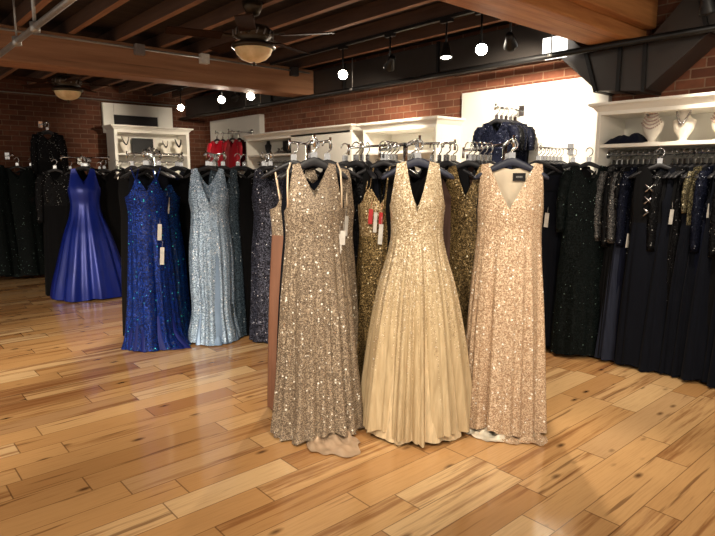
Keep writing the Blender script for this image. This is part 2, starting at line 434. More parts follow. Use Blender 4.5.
# galvanised sprinkler pipe upper left
t = thing('sprinkler_pipe', 'galvanised sprinkler pipe crossing the upper left ceiling corner', 'pipe')
b = MB(); b.tube([(1.08, 2.0, 2.5), (1.08, 6.16, 2.5)], .021, 10); b.build('pipe', M['galv'], t)
for y in (4.55, 5.10):
    b = MB(); b.tube([(1.08, y, 2.5), (1.08, y, CZ)], .012 if y < 5 else .007, 8); b.lathe([(.018, -.035), (.033, -.03), (.033, .03), (.018, .035)], 10, (1.08, y, 2.5)); b.build('hanger_rod', M['galv'], t)

# conduit along top of the left beam, with boxes
t = thing('conduit', 'thin grey electrical conduit along the top of the left beam', 'conduit')
b = MB(); b.tube([(-3, 6.18, 2.80), (4.6, 6.18, 2.80)], .011, 8); b.build('pipe', M['galv'], t)
for x, m, lab in ((2.42, 'box_grey', 'grey square junction box on the beam conduit, left of the white one'), (3.14, 'box_white', 'small white square junction box on the beam conduit beside the ceiling fan'), (4.35, 'canvas', 'small dark junction box at right end of the beam conduit')):
    b = MB(); b.box(x-.05, x+.05, 6.13, 6.20, 2.735, 2.84); b2 = b.build('junction_box', M[m], bevel=.006); tag(b2, lab, 'junction box')
t = thing('conduit', 'thin pale conduit crossing the dark far wall under the ceiling', 'conduit')
b = MB(); b.tube([(-3, 9.95, 2.72), (4.9, 9.95, 2.72)], .010, 6); b.build('pipe', M['galv'], t)

# ------------------------------------------------------------------ ceiling fans
def fan(loc, top, sc, label, a0):
    t = thing('ceiling_fan', label, 'ceiling fan', loc)
    b = MB(); b.lathe([(.001, .0), (.05, .004), (.10, .025), (.135, .06), (.15, .10), (.152, .115), (.001, .116)], 28)
    bo = b.build('glass_bowl', M['bowl'], t)
    b = MB(); b.lathe([(.001, -.03), (.012, -.028), (.015, -.015), (.008, -.004), (.012, .002), (.001, .003)], 12); b.build('finial', M['bronze'], bo)
    b = MB(); b.lathe([(.158, .10), (.172, .108), (.172, .13), (.13, .15), (.10, .165), (.15, .19), (.155, .235), (.12, .27), (.05, .285), (.02, .29)], 28)
    b.build('motor_housing', M['bronze'], t)
    b = MB()
    for q in range(16):
        a = 2*PI*q/16; b.tube([(.157*math.cos(a), .157*math.sin(a), .19), (.16*math.cos(a+.1), .16*math.sin(a+.1), .235)], .007, 6)
    b.build('scroll_trim', M['box_grey'], t)
    b = MB(); b.tube([(0, 0, .28), (0, 0, top-loc[2]-.06)], .013, 10); b.build('down_rod', M['bronze'], t)
    b = MB(); h = top-loc[2]; b.lathe([(.02, h-.1), (.05, h-.09), (.075, h-.04), (.08, h), (.001, h)], 20); b.build('canopy', M['bronze'], t)
    for q in range(5):
        a = a0+2*PI*q/5; mt = Matrix.Rotation(a, 4, 'Z') @ Matrix.Rotation(R(10), 4, 'X')
        b = MB(); b.box(.24, .66, -.065, .065, .188, .197, mt); bl = b.build('blade', M['blade'], t, bevel=.004)
        b = MB(); b.box(.14, .27, -.02, .02, .197, .206, mt); b.build('blade_iron', M['bronze'], bl)
fan((2.56, 4.18, 2.40), 2.85, 1, 'bronze ceiling fan with amber glass bowl hanging before the left beam', .35)
fan((2.14, 7.75, 2.41), 2.85, 1, 'distant bronze ceiling fan with amber bowl beyond the left beam', .9)

# ------------------------------------------------------------------ track lamps
def lamp(loc, aim, label, power, lens='lamp_on', size=70, top=2.825, head=1.0):
    loc = Vector(loc); d = (Vector(aim)-loc).normalized()
    t = thing('track_lamp', label, 'lamp', loc)
    b = MB(); b.tube([(0, 0, .0), (0, 0, top-loc.z)], .009, 8); b.box(-.02, .02, -.06, .06, top-loc.z-.03, top-loc.z); b.build('stem', M['blackmetal'], t)
    q = d.to_track_quat('Z', 'Y').to_matrix().to_4x4()
    prof = [(.012, -.085), (.03, -.08), (.036, -.03), (.052, .03), (.056, .045), (.050, .045), (.046, .034)]
    n = 20
    b = MB(); b.lathe(prof, n); b.v = [tuple(q @ Vector(v)) for v in b.v]; hd = b.build('lamp_head', M['blackmetal'], t)
    b = MB(); b.lathe([(.047, .036), (.035, .042), (.001, .044)], n); b.v = [tuple(q @ Vector(v)) for v in b.v]; b.build('lens', M[lens], hd)
    L = bpy.data.lights.new('lamp_light', 'SPOT'); L.energy = power; L.color = (1, .87, .69); L.spot_size = R(size); L.spot_blend = .7; L.shadow_soft_size = .045
    lo = bpy.data.objects.new('lamp_light', L); COL.objects.link(lo); lo.parent = t
    lo.location = d*.07; lo.rotation_euler = d.to_track_quat('-Z', 'Y').to_euler()
    return t
P1 = 105
for a, b_, lab in ((-2.0, 2.0, 'black lamp track under the joist before the orange beam'), (2.5, 6.15, 'black lamp track under the joist in front of the dark duct'), (6.6, 9.7, 'black lamp track beyond the left beam')):
    q = MB(); q.box(3.98, 4.02, a, b_, 2.82, 2.85); tag(q.build('lamp_track', M['blackmetal'], bevel=.004), lab, 'lamp track')
LX = 4.0
lamp((LX, 4.797, 2.549), (1.2, 1.6, .8), 'glowing track lamp left of the two hanging rods above the bronze gown', P1)
lamp((LX, 4.102, 2.552), (4.6, 5.3, 1.5), 'downward black track lamp above the centre cabinet', P1*1.0, 'lamp_dim', 100)
lamp((LX, 3.416, 2.548), (3.6, 3.0, 0), 'downward black track lamp near the middle of the dark duct', P1*.8, 'lamp_dim')
lamp((LX, 3.048, 2.531), (1.8, .8, .7), 'glowing track lamp right of centre in front of the dark duct', P1)
lamp((LX, 2.772, 2.532), (5.0, 3.3, 1.9), 'tilted track lamp beside the orange beam aimed at the white board', P1*.95, 'lamp_dim', 95)
lamp((LX, 1.383, 2.515), (4.7, 1.3, 1.2), 'glowing track lamp at the top right corner above the long rail', P1*.5, size=80)
lamp((LX, 7.38, 2.547), (1.6, 4.2, .9), 'large glowing track lamp right of the pair of rods near the far corner', P1)
lamp((LX, 8.674, 2.553), (2.0, 5.5, 1.0), 'glowing track lamp nearest the far corner, leftmost of all', P1)
lamp((LX, 7.0, 2.536), (3.95, 9.75, 2.05), 'downward track lamp between two glowing ones above the far cabinet', P1*1.2, 'lamp_dim', 56)
lamp((LX, 6.62, 2.518), (2.2, 4.6, 1.0), 'small glowing track lamp just below the end of the left beam', P1)
# unseen overhead lamps: some inferred from gown glints, others added to brighten the floor
n_over = 0
for x, y, ax, ay, az, pw in ((.35, 1.55, 1.95, 2.65, 1.0, 62), (.95, 1.0, 2.5, 2.25, 1.0, 46), (1.45, .55, 2.9, 1.9, 1.0, 52), (-.3, 2.3, 1.9, 4.9, .9, 110), (.0, 1.9, 2.45, 4.8, .9, 110), (1.7, -.3, 4.6, 1.6, 1.0, 60), (-1.0, .6, .7, 3.2, 0, 150), (.9, -.9, 2.2, 1.0, 0, 130), (-1.3, 2.6, .7, 5.2, .0, 190), (-.9, 3.2, 1.0, 7.4, .0, 150)):
    lamp((x, y, 2.62), (ax, ay, az), 'unseen track lamp added overhead on the viewer side, above the open floor', pw, size=66, top=CZ)['group'] = 'added overhead lamps'
# white glowing patch standing in for glare between beam and duct
b = MB(); b.box(4.60, 4.66, 2.66, 2.86, 2.49, 2.66); tag(b.build('glare_patch', M['patch_glow'], bevel=.005), 'small bright white glowing patch for glare between the orange beam and the duct', 'light')

# ------------------------------------------------------------------ cabinets along the walls
def crown(mb, x0, x1, y0, y1, z0, z1, out, side_lo=True, side_hi=True):
    """crown moulding that flares out of the cabinet front (x0) and its ends"""
    a = out if side_lo else 0; c = out if side_hi else 0
    lo = [(x0, y0, z0), (x1, y0, z0), (x1, y1, z0), (x0, y1, z0)]
    md = [(x0-out*.55, y0-a*.55, z0+(z1-z0)*.55), (x1, y0-a*.55, z0+(z1-z0)*.55), (x1, y1+c*.55, z0+(z1-z0)*.55), (x0-out*.55, y1+c*.55, z0+(z1-z0)*.55)]
    h2 = [(x0-out, y0-a, z0+(z1-z0)*.7), (x1, y0-a, z0+(z1-z0)*.7), (x1, y1+c, z0+(z1-z0)*.7), (x0-out, y1+c, z0+(z1-z0)*.7)]
    hi = [(p[0], p[1], z1) for p in h2]
    rings = [lo, md, h2, hi]; vs = [v for r in rings for v in r]
    fs = [(i*4+k, i*4+(k+1) % 4, i*4+4+(k+1) % 4, i*4+4+k) for i in range(3) for k in range(4)]+[(3, 2, 1, 0), (12, 13, 14, 15)]
    mb.add(vs, fs)

def cabinet(label, y0, y1, xf, shelf_z, crown_z, crown_t, depth_to=XW-.004, closed=None, rod=None, stiles=(), panel_back=True):
    t = thing('display_cabinet', label, 'cabinet', (xf, y0, 0)); o = Vector((xf, y0, 0))
    def part(nm, m, *a, bevel=.003):
        q = MB(); q.box(*a); ob = q.build(nm, m, t, bevel); ob.location = -o; return ob
    part('side_panel', M['white'], xf, depth_to, y0, y0+.03, 0, crown_z)
    part('side_panel', M['white'], xf, depth_to, y1-.03, y1, 0, crown_z)
    part('back_panel', M['white'], depth_to-.012, depth_to, y0+.03, y1-.03, 0, crown_z)
    part('top_panel', M['white'], xf, depth_to, y0+.03, y1-.03, crown_z-.03, crown_z)
    ys1 = closed[0] if closed else y0+.03
    part('shelf', M['white'], xf+.01, depth_to-.012, (closed[1] if closed and closed[1] < y1-.1 else y0+.03), y1-.03, shelf_z-.028, shelf_z)
    if closed: part('front_panel', M['white'], xf, xf+.03, y0+.03, closed[1], .0, crown_z)
    for s in stiles: part('stile', M['white'], xf, xf+.03, s-.025, s+.025, 0, crown_z)
    q = MB(); crown(q, xf, depth_to, y0, y1, crown_z, crown_t, .055); ob = q.build('crown_moulding', M['white'], t); ob.location = -o
    if rod:
        q = MB(); q.tube([(rod[0], y0+.03, rod[1]), (rod[0], y1-.03, rod[1])], .013, 10)
        for yy in (y0+.035, y1-.035): q.tube([(rod[0], yy-.004, rod[1]), (rod[0], yy+.004, rod[1])], .03, 12)
        ob = q.build('hanging_rail', M['chrome'], t); ob.location = -o
        if rod[2]:
            q = MB(); q.tube([(rod[0]+.06, y0+.03, rod[1]+.03), (rod[0]+.06, y1-.03, rod[1]+.03)], .008, 8); ob = q.build('rear_rail', M['chrome'], t); ob.location = -o
    return t
RR = (4.76, 1.675, True)
cabinet('long white wall cabinet at right with jewellery shelf above the packed rail', -.6, 2.335, 4.60, 1.755, 2.01, 2.075, rod=RR)
cabinet('white wall cabinet in the middle behind the champagne tulle gown', 4.03, 5.16, 4.60, 1.775, 2.03, 2.105, rod=(4.8, 1.68, False))
cabinet('wide white wall cabinet behind the bronze gown, part open part closed', 5.36, 7.80, 4.60, 1.815, 2.05, 2.115, closed=(5.36, 6.62), rod=(4.8, 1.7, False))
# far wall cabinet: built along x
def far_cabinet():
    x0, x1, yf, yb = 3.28, 4.54, 9.58, YW-.064
    t = thing('display_cabinet', 'white cabinet on the far dark brick wall below the window frame', 'cabinet', (x0, yf, 0)); o = Vector((x0, yf, 0))
    def part(nm, m, *a):
        q = MB(); q.box(*a); ob = q.build(nm, m, t, .003); ob.location = -o
    part('side_panel', M['white'], x0, x0+.05, yf, yb, 0, 2.24); part('side_panel', M['white'], x1-.05, x1, yf, yb, 0, 2.24)
    part('back_panel', M['white'], x0+.05, x1-.05, yb-.012, yb, 0, 2.24); part('top_panel', M['white'], x0+.05, x1-.05, yf, yb, 2.2, 2.24)
    part('shelf', M['white'], x0+.05, x1-.05, yf+.01, yb-.012, 1.845, 1.875)
    q = MB(); crown(q, yf, yb, x0, x1, 2.24, 2.31, .06); q.v = [(v[1], v[0], v[2]) for v in q.v]; ob = q.build('crown_moulding', M['white'], t); ob.location = -o
    q = MB(); q.tube([(x0+.05, 9.78, 1.74), (x1-.05, 9.78, 1.74)], .013, 8); ob = q.build('hanging_rail', M['chrome'], t); ob.location = -o
far_cabinet()

# ------------------------------------------------------------------ jewellery on the shelves
def bust(label, loc, rz, h=.2, w=.17, m='bust', neck=None, style='bib', group=None):
    t = thing('necklace_bust', label, 'necklace display', loc, rz, group)
    # front outline as rings: base, waist, shoulders, neck
    prof = [(0, .38, .36), (.03, .40, .36), (.06, .16, .16), (.13, .20, .16), (.35, .42, .22), (.58, .52, .26), (.64, .50, .25), (.70, .30, .20), (.80, .22, .17), (1.0, .25, .16), (1.01, .22, .13)]
    n = 24; vs = []; fs = []
    for z, a, d in prof:
        for q in range(n):
            th = 2*PI*q/n; tilt = .06*max(0, z-.3)
            vs.append((w*a*math.sin(th)*1.0, (-d*w*math.cos(th)) + w*tilt, z*h))
    L = len(prof)
    fs = [(i*n+q, i*n+(q+1) % n, (i+1)*n+(q+1) % n, (i+1)*n+q) for i in range(L-1) for q in range(n)]+[tuple(range(n-1, -1, -1)), tuple((L-1)*n+q for q in range(n))]
    b = MB(); b.add(vs, fs, True); b.build('torso', M[m], t)
    if neck:
        b = MB()
        if style == 'bib':
            r2 = random.Random(3)
            for row in range(5):
                for q in range(13):
                    u = (q-6)/6; zz = (.93-.075*row-.10*(1-u*u)*(.4+row*.35))*h
                    x = w*(.24+.055*row)*u; y = -w*(.21+.012*row)*(1-.5*u*u)-.004
                    rr = .0062*r2.uniform(.8, 1.2)
                    b.lathe([(rr*.3, -rr), (rr, -rr*.4), (rr, rr*.4), (rr*.3, rr)], 6, (x, y, zz))
        else:
            pts = []
            for q in range(25):
                u = (q-12)/12
                pts.append((w*.36*u*(1 if abs(u) < .8 else (1.0-.5*(abs(u)-.8))), -w*.27*(1-.75*u*u)-.006, h*(.52+.50*abs(u)**1.6)))
            rr = .009 if style == 'chain' else .013
            for q in range(len(pts)-1):
                c = (Vector(pts[q])+Vector(pts[q+1]))/2; k2 = rr*(.8+.4*(1-abs(q-11.5)/12))
                b.lathe([(k2*.3, -k2), (k2, -k2*.4), (k2, k2*.4), (k2*.3, k2)], 8, tuple(c))
            b.tube(pts, rr*.6, 6)
        b.build('necklace', M[neck], t)
    return t
FX = -PI/2     # faces -x (room side of the long wall)
bust('white necklace bust with lacy stone bib on the right cabinet shelf', (4.74, 1.955, 1.755), FX, .245, .158, neck='pearl')
bust('white necklace bust with thick silver chain on the right cabinet shelf', (4.74, 1.73, 1.755), FX, .245, .158, neck='silver', style='chain')
bust('white necklace bust cut by the right edge of the picture', (4.74, 1.47, 1.755), FX, .245, .158, neck='pearl')
bust('pale bust on the middle cabinet shelf behind the tulle gown', (4.80, 4.20, 1.775), FX, .22, .14, neck=None)
bust('black velvet bust on the open shelf behind the gunmetal gown', (4.78, 7.47, 1.815), FX, .225, .14, 'bust_black', None)
bust('white bust with black necklace at the left end of the far cabinet', (3.50, 9.74, 1.875), 0, .26, .17, neck='jet', style='chain')
bust('white bust with pale beads, middle one on the far cabinet shelf', (4.17, 9.74, 1.875), 0, .22, .15, neck='silver', style='chain')
bust('white bust with black necklace at the right end of the far cabinet', (4.40, 9.74, 1.875), 0, .25, .16, neck='jet', style='collar')
b = MB(); b.box(3.66, 4.02, 9.86, 9.88, 1.875, 2.13); tag(b.build('display_board', M['picture_black'], bevel=.003), 'black board leaning at the back of the far cabinet shelf', 'board')
b = MB(); b.box(4.95, 4.97, 6.92, 7.34, 1.815, 2.03); tag(b.build('display_board', M['picture_black'], bevel=.003), 'black jewellery board at the back of the open shelf', 'board')
def beads(name, lab, cat, c, m, n, sx, sy, sz, seed, r=.012):
    r2 = random.Random(seed); b = MB()
    for q in range(n):
        u = r2.uniform(-1, 1); v = r2.uniform(-1, 1); hgt = sz*(1-u*u)*(1-v*v)
        b.lathe([(r*.3, -r), (r, -r*.4), (r, r*.4), (r*.3, r)], 6, (c[0]+u*sx, c[1]+v*sy, c[2]+r+hgt*r2.random()))
    tag(b.build(name, M[m]), lab, cat)
beads('crystal_tiara', 'sparkling silver tiara on the open shelf beside the black bust', 'tiara', (4.76, 7.12, 1.815), 'silver', 60, .05, .10, .10, 4)
q = MB()
for k2 in range(2):
    q.tube([(4.94, 6.92+.06*math.cos(a*PI/10)+.14*k2+.1, 1.93+.06*math.sin(a*PI/10)) for a in range(21)], .006, 6)
tag(q.build('hoop_necklace', M['silver']), 'silver hoops hung on the black board of the open shelf', 'necklace')
beads('crystal_tiara', 'glassy silver tiara in the middle of the far cabinet shelf', 'tiara', (3.93, 9.72, 1.875), 'silver', 60, .12, .05, .12, 5, .016)
# folded dark garment on right shelf
def folded():
    n, m = 26, 10; vs = []; fs = []; r2 = random.Random(2); ph = [r2.uniform(0, 6) for _ in range(6)]
    for i in range(n+1):
        for j in range(m+1):
            u = i/n; v = j/m
            edge = min(1, 6*u, 6*(1-u), 6*v, 6*(1-v))
            h = .02+edge*(.028+.022*math.exp(-((u-.70)/.22)**2)+.035*math.exp(-((u-.25)/.06)**2)*math.exp(-((v-.5)/.3)**2))+edge*.010*math.sin(17*u+ph[0]+4*v)+edge*.006*math.sin(31*u-7*v)
            vs.append((4.62+.24*v, 2.29-.30*u, 1.756+max(.003, h*edge)))
    fs = [(i*(m+1)+j, i*(m+1)+j+1, (i+1)*(m+1)+j+1, (i+1)*(m+1)+j) for i in range(n) for j in range(m)]
    b = MB(); b.add(vs, fs, True); tag(b.build('folded_garment', M['navy']), 'crumpled navy garment folded on the right cabinet shelf', 'garment')
folded()

# ------------------------------------------------------------------ gowns
def interp(prof, z):
    zs = np.array([p[0] for p in prof]); out = []
    for k in (1, 2):
        vs = np.array([p[k] for p in prof]); i = np.clip(np.searchsorted(zs, z)-1, 0, len(zs)-2)
        t = np.clip((z-zs[i])/(zs[i+1]-zs[i]), 0, 1)
        m = np.gradient(vs, zs); h = zs[i+1]-zs[i]      # cubic Hermite
        t2, t3 = t*t, t*t*t
        out.append((2*t3-3*t2+1)*vs[i]+(t3-2*t2+t)*h*m[i]+(-2*t3+3*t2)*vs[i+1]+(t3-t2)*h*m[i+1])
    return out

class Gown:
    def __init__(s, prof, zw, front, back, strap=(.52, .9), zarm=1.30, zs=1.565, folds=(.0, .022), seed=1, ncol=72, slit=None, fk=(7, 10, 14, 19, 26), hem=.008, hemw=.012, flat=1.0, train=None, pleat=0, lift=None):
        """prof: (z, half width, half depth) rising; front/back: neckline height at the middle"""
        s.__dict__.update(locals()); r2 = random.Random(seed)
        s.ph = [r2.uniform(0, 2*PI) for _ in fk]; s.wk = [r2.uniform(.5, 1.0)/(1+.10*i) for i in range(len(fk))]
    def top(s, th):
        u = np.abs(np.sin(th)); f = np.cos(th) > 0
        us, uo = s.strap
        zmid = np.where(f, s.front, s.back)
        inner = zmid+(s.zs-zmid)*np.clip(u/us, 0, 1)**np.where(f, 1.0, 1.3)
        sh = s.zs-.22*np.clip(u-us, 0, 1)*.16
        drop = np.clip((u-uo)/max(1e-3, 1-uo), 0, 1)
        outer = sh+(s.zarm-sh)*(1-(1-drop)**2)**.6
        return np.where(u < us, inner, np.where(u < uo, sh, outer))
    def pt(s, th, z, inset=0):
        a, b = interp(s.prof, z)
        zt = s.prof[0][0]; amp = s.folds[0]+(s.folds[1]-s.folds[0])*np.clip((s.zw+.05-z)/(s.zw), 0, 1)**1.1
        w = sum(wk*np.cos(k*th+p) for k, wk, p in zip(s.fk, s.wk, s.ph))/max(1, len(s.fk)**.5)
        if s.pleat: w = w*.7+s.pleat*(np.abs(np.sin(th*17+1.1*np.sin(3*th+1)+.7*np.sin(7*th)))**.7-.6)*(1+.5*np.sin(5*th+2))
        r = 1+amp*w/np.maximum(.05, (a+b)/2)
        if s.slit:
            t0, z1, dep = s.slit
            r = r-dep*np.exp(-((th-t0)/.045)**2)*np.clip((z1-z)/.25, 0, 1)+.35*dep*np.exp(-((th-t0-.14)/.09)**2)*np.clip((z1-z)/.25, 0, 1)
        x = (a-inset)*np.sin(th)*r; y = -(b-inset)*np.cos(th)*r
        y = np.where(np.cos(th) < 0, y*(1-.55*np.clip((z-.7)/.45, 0, 1)), y)
        if s.train:                                   # cloth running out on the floor
            t0, wd, ln = s.train
            g = np.exp(-((np.angle(np.exp(1j*(th-t0))))/wd)**2)*np.clip((.16-z)/.16, 0, 1)**2*ln
            x = x+g*np.sin(t0); y = y-g*np.cos(t0)
        return x, y
    def rows(s, part, nrow, zcut=None):
        n = s.ncol; th = np.linspace(0, 2*PI, n, endpoint=False); th = np.where(th > PI, th-2*PI, th)
        r2 = random.Random(s.seed+5); pr = r2.uniform(0, 6)
        Z = []
        for i in range(nrow+1):
            t = i/nrow
            if part == 'skirt':
                zh = s.hem+s.hemw*(1+np.sin(5*th+pr)+.6*np.sin(11*th+2*pr))/2
                if s.lift: zh = zh+s.lift[2]*np.exp(-((th-s.lift[0])/s.lift[1])**2)
                Z.append(zh+(s.zw-zh)*t)
            else: Z.append(s.zw+(s.top(th)-s.zw)*t)
        return th, Z
    def mesh(s, name, part, m, nrow, inset=0, keep=None):
        th, Z = s.rows(part, nrow); n = s.ncol; V = []
        for z in Z:
            x, y = s.pt(th, z, inset); V += list(zip(x.tolist(), y.tolist(), z.tolist()))
        F = [(i*n+k, i*n+(k+1) % n, (i+1)*n+(k+1) % n, (i+1)*n+k) for i in range(len(Z)-1) for k in range(n)]
        if keep: F = [f for f in F if keep(V[f[0]])]
        b = MB(); b.add(V, F, True)
        me = bpy.data.meshes.new(name); me.from_pydata(b.v, [], b.f); me.polygons.foreach_set('use_smooth', b.s); me.materials.append(m); me.update()
        return me
    def strap_path(s, sx, zfrom, back=False):
        return None

def strap_mesh(x0, y0, z0, x1, z1, r=.005, n=9, bow=.012):
    b = MB(); pts = []
    for i in range(n):
        t = i/(n-1); pts.append((x0+(x1-x0)*t, y0*(1-t)**1.2-.0*t, z0+(z1-z0)*t))
    b.tube(pts, r, 6); return b

# ---- hangers
def hanger_parts(w=.205, hz=1.585, thick=1.0):
    n, ns = 28, 10; vs = []; fs = []
    for i in range(n+1):
        u = -1+2*i/n; au = abs(u)
        zc = -.095*au**1.25; hh = (.020-.009*au)*thick; dd = .009+.013*au**2
        if au > .97: hh *= .5; dd *= .6
        for q in range(ns):
            a = 2*PI*q/ns; vs.append((w*u, dd*math.cos(a)+.02*au*au*0, hz+zc+hh*math.sin(a)))
    fs = [(i*ns+q, i*ns+(q+1) % ns, (i+1)*ns+(q+1) % ns, (i+1)*ns+q) for i in range(n) for q in range(ns)]+[tuple(range(ns)), tuple(n*ns+q for q in range(ns))]
    b = MB(); b.add(vs, fs, True)
    h = MB(); top = hz+.12
    pts = [(0, 0, hz), (0, 0, hz+.055)]+[(.028*math.sin(a)*1.0, 0, hz+.092-.032*math.cos(a)) for a in np.linspace(.2, PI*1.5, 12)]
    h.tube(pts, .0042, 6)
    h.box(-.018, .018, -.005, .005, hz+.012, hz+.05)
    return b, h
_hb, _hh = hanger_parts()
HB = _hb.mesh('hanger_body', M['hanger']); HH = _hh.mesh('hanger_hook', M['chrome'])
_hb2, _ = hanger_parts(thick=1.35); HBN = _hb2.mesh('hanger_body_slate', M['hanger_navy'])
_hb3, _ = hanger_parts(w=.19, thick=1.5); HBK = _hb3.mesh('hanger_body_thick', M['hanger'])
def hanger(loc, rz, label, group=None, body=HB, dz=0):
    t = thing('clothes_hanger', label, 'hanger', (loc[0], loc[1], dz), rz, group)
    link('hanger_body', body, t); link('hook', HH, t)
    return t

def face(loc):          # rotation that turns a front (-y) to the camera at the origin
    return math.atan2(-loc[1], -loc[0])+PI/2
def price_tag(parent, x, y, z, w=.035, h=.075, m='tag', rz=0, name='price_tag'):
    b = MB(); mt = Matrix.Translation((x, y, z)) @ Matrix.Rotation(rz, 4, 'Z') @ Matrix.Rotation(R(4), 4, 'Y')
    b.box(-w/2, w/2, -.001, .001, -h, 0, mt); b.tube([mt @ Vector((0, 0, -.004)), (x+.004, y+.004, z+.05)], .0009, 4)
    return b.build(name, M[m], parent)

SHEATH = [(0, .225, .19), (.25, .21, .165), (.6, .195, .135), (.85, .185, .12), (1.05, .165, .105), (1.18, .158, .10), (1.32, .172, .105), (1.43, .168, .075), (1.52, .158, .035), (1.60, .150, .018)]

def puddle(parent, m, label, t0, wd, R0, ln, z0=.07, seed=1, sy=.82, name='lining'):
    """lining cloth that slides out from under a hem and lies rumpled on the floor"""
    r2 = random.Random(seed); a = [r2.uniform(0, 6) for _ in range(6)]
    nu, nv = 40, 22; vs = []
    for i in range(nu+1):
        u = -1+2*i/nu; e = max(0, 1-u*u)**.5
        reach = ln*e*(.75+.16*math.sin(3.1*u+a[0])+.10*math.sin(7*u+a[1])+.05*math.sin(17*u+a[2]))
        for j in range(nv+1):
            v = j/nv; th = t0+wd*u*(1+.1*math.sin(3*v+a[3]))
            rad = R0*.62+(R0*.38+reach)*v
            z = .007+z0*(1-v)**1.6*(.6+.4*e)+(.016*math.sin(9*u+a[4]+2*v)+.011*math.sin(5*v*3+6*u+a[5])+.007*math.sin(21*u-5*v))*(1-v*.7)+.010*math.sin(12*v+3*u)*v*(1-v)*4*.5
            vs.append((rad*math.sin(th), -rad*math.cos(th)*sy, max(.005, z)))
    w = nv+1
    b = MB(); b.add(vs, [(i*w+j, i*w+j+1, (i+1)*w+j+1, (i+1)*w+j) for i in range(nu) for j in range(nv)], True)
    o = b.build(name, m, parent); o['label'] = label
    return o

# A1: champagne bronze sequin gown
def hero_bronze():
    loc = (1.985, 2.636, 0); rz = face(loc)+R(3)
    g = thing('evening_gown', 'champagne bronze sequin gown with side slit, left of the front three', 'gown', loc, rz)
    pr = [(0, .268, .20), (.08, .258, .19), (.3, .235, .165), (.6, .214, .14), (.85, .196, .125), (1.05, .176, .11), (1.18, .166, .10), (1.32, .172, .10), (1.43, .165, .07), (1.52, .155, .035), (1.60, .148, .018)]
    G = Gown(pr, 1.16, 1.385, 1.42, (.54, .80), 1.31, 1.575, (.002, .038), 11, 168, slit=(.42, .92, .2), train=(-.5, .7, .02), lift=(.32, .34, .04))
    link('skirt', G.mesh('bronze_skirt', 'skirt', M['bronze_seq'], 60), g)
    link('bodice', G.mesh('bronze_bodice', 'bodice', M['bronze_seq'], 30), g)
    # champagne lining spilling on the floor at the slit
    puddle(g, M['champ_lining'], 'champagne satin lining trailing on the floor', .30, .62, .24, .26, .035, 4)
    for sd in (-1, 1):
        q = MB(); q.tube([(sd*.150, -.05, 1.33), (sd*.150, -.045, 1.44), (sd*.146, -.025, 1.53), (sd*.13, .0, 1.575)], .0055, 6); q.build('hanging_loop', M['strap_cream'], g)
    p = price_tag(g, .135, -.06, 1.18, .032, .11); price_tag(p, .155, -.065, 1.2, .03, .08, name='tag_card')
    hanger(loc, rz, 'black curved hanger holding the champagne bronze sequin gown', None, HBK)
hero_bronze()

# B1: tulle ball gown
def hero_tulle():
    loc = (2.452, 2.282, 0); rz = face(loc)
    g = thing('evening_gown', 'champagne tulle ball gown with gold sequin bodice, middle of the front three', 'gown', loc, rz)
    pr = [(0, .318, .285), (.1, .312, .28), (.35, .288, .25), (.65, .252, .205), (.9, .208, .158), (1.06, .166, .118), (1.15, .15, .10), (1.24, .150, .10), (1.36, .158, .105), (1.46, .150, .07), (1.54, .138, .03), (1.62, .132, .016)]
    G = Gown(pr, 1.15, 1.30, 1.33, (.50, .88), 1.34, 1.585, (.001, .064), 21, 288, fk=(9, 14, 19, 27, 37), pleat=.8, hem=.03, hemw=.03)
    link('skirt', G.mesh('tulle_skirt', 'skirt', M['tulle'], 60), g)
    link('bodice', G.mesh('tulle_bodice', 'bodice', M['tulle'], 30), g)
    U = Gown([(0, .325, .29), (.3, .29, .25), (.8, .22, .165), (1.1, .15, .10)], .75, 1, 1, seed=9, ncol=160, folds=(.002, .02), pleat=.6, hem=.012, hemw=.02)
    link('underskirt', U.mesh('tulle_underskirt', 'skirt', M['tulle_plain'], 16, inset=.012), g)
    hanger(loc, rz, 'slate blue hanger holding the champagne tulle ball gown', None, HBN)
hero_tulle()

# C1: rose gold sequin gown with ivory lining
def hero_rose():
    loc = (2.856, 1.935, 0); rz = face(loc)-R(2)
    g = thing('evening_gown', 'rose gold sequin gown with deep open neckline, right of the front three', 'gown', loc, rz)
    pr = [(0, .24, .19), (.1, .235, .185), (.35, .226, .17), (.65, .214, .145), (.9, .20, .13), (1.08, .186, .115), (1.2, .180, .105), (1.33, .185, .105), (1.44, .182, .075), (1.53, .176, .035), (1.61, .17, .018)]
    G = Gown(pr, 1.17, 1.32, 1.54, (.74, .97), 1.32, 1.575, (.002, .040), 31, 168, fk=(6, 9, 13, 18, 25), hem=.014, lift=(-.35, .4, .025))
    link('skirt', G.mesh('rose_skirt', 'skirt', M['rose_seq'], 60), g)
    link('bodice', G.mesh('rose_bodice', 'bodice', M['rose_seq'], 30), g)
    o = link('bodice_lining', G.mesh('rose_bodice_lining', 'bodice', M['cream_lining'], 30, inset=.006, keep=lambda v: v[1] > -.004), g); o['label'] = 'pale lining inside the neckline'
    puddle(g, M['white_lining'], 'ivory lining spilling out at the hem', -.38, .62, .235, .085, .03, 14)
    puddle(g, M['rose_seq'], 'sequin train spread on the floor', .62, .62, .235, .13, .03, 15, name='train')
    b = MB(); b.box(.008, .078, .009, .011, 1.475, 1.52); nl = b.build('neck_label', M['tag_black'], g); nl['label'] = 'black cloth neck label'
    b = MB()
    for k2, (a, w) in enumerate(((.026, .004), (.033, .006), (.041, .004), (.048, .006), (.056, .004))): b.box(a, a+w, .0078, .0092, 1.493, 1.503)
    b.build('label_mark', M['print'], nl)
    hanger(loc, rz, 'dark hanger holding the rose gold sequin gown', None, HBN)
hero_rose()

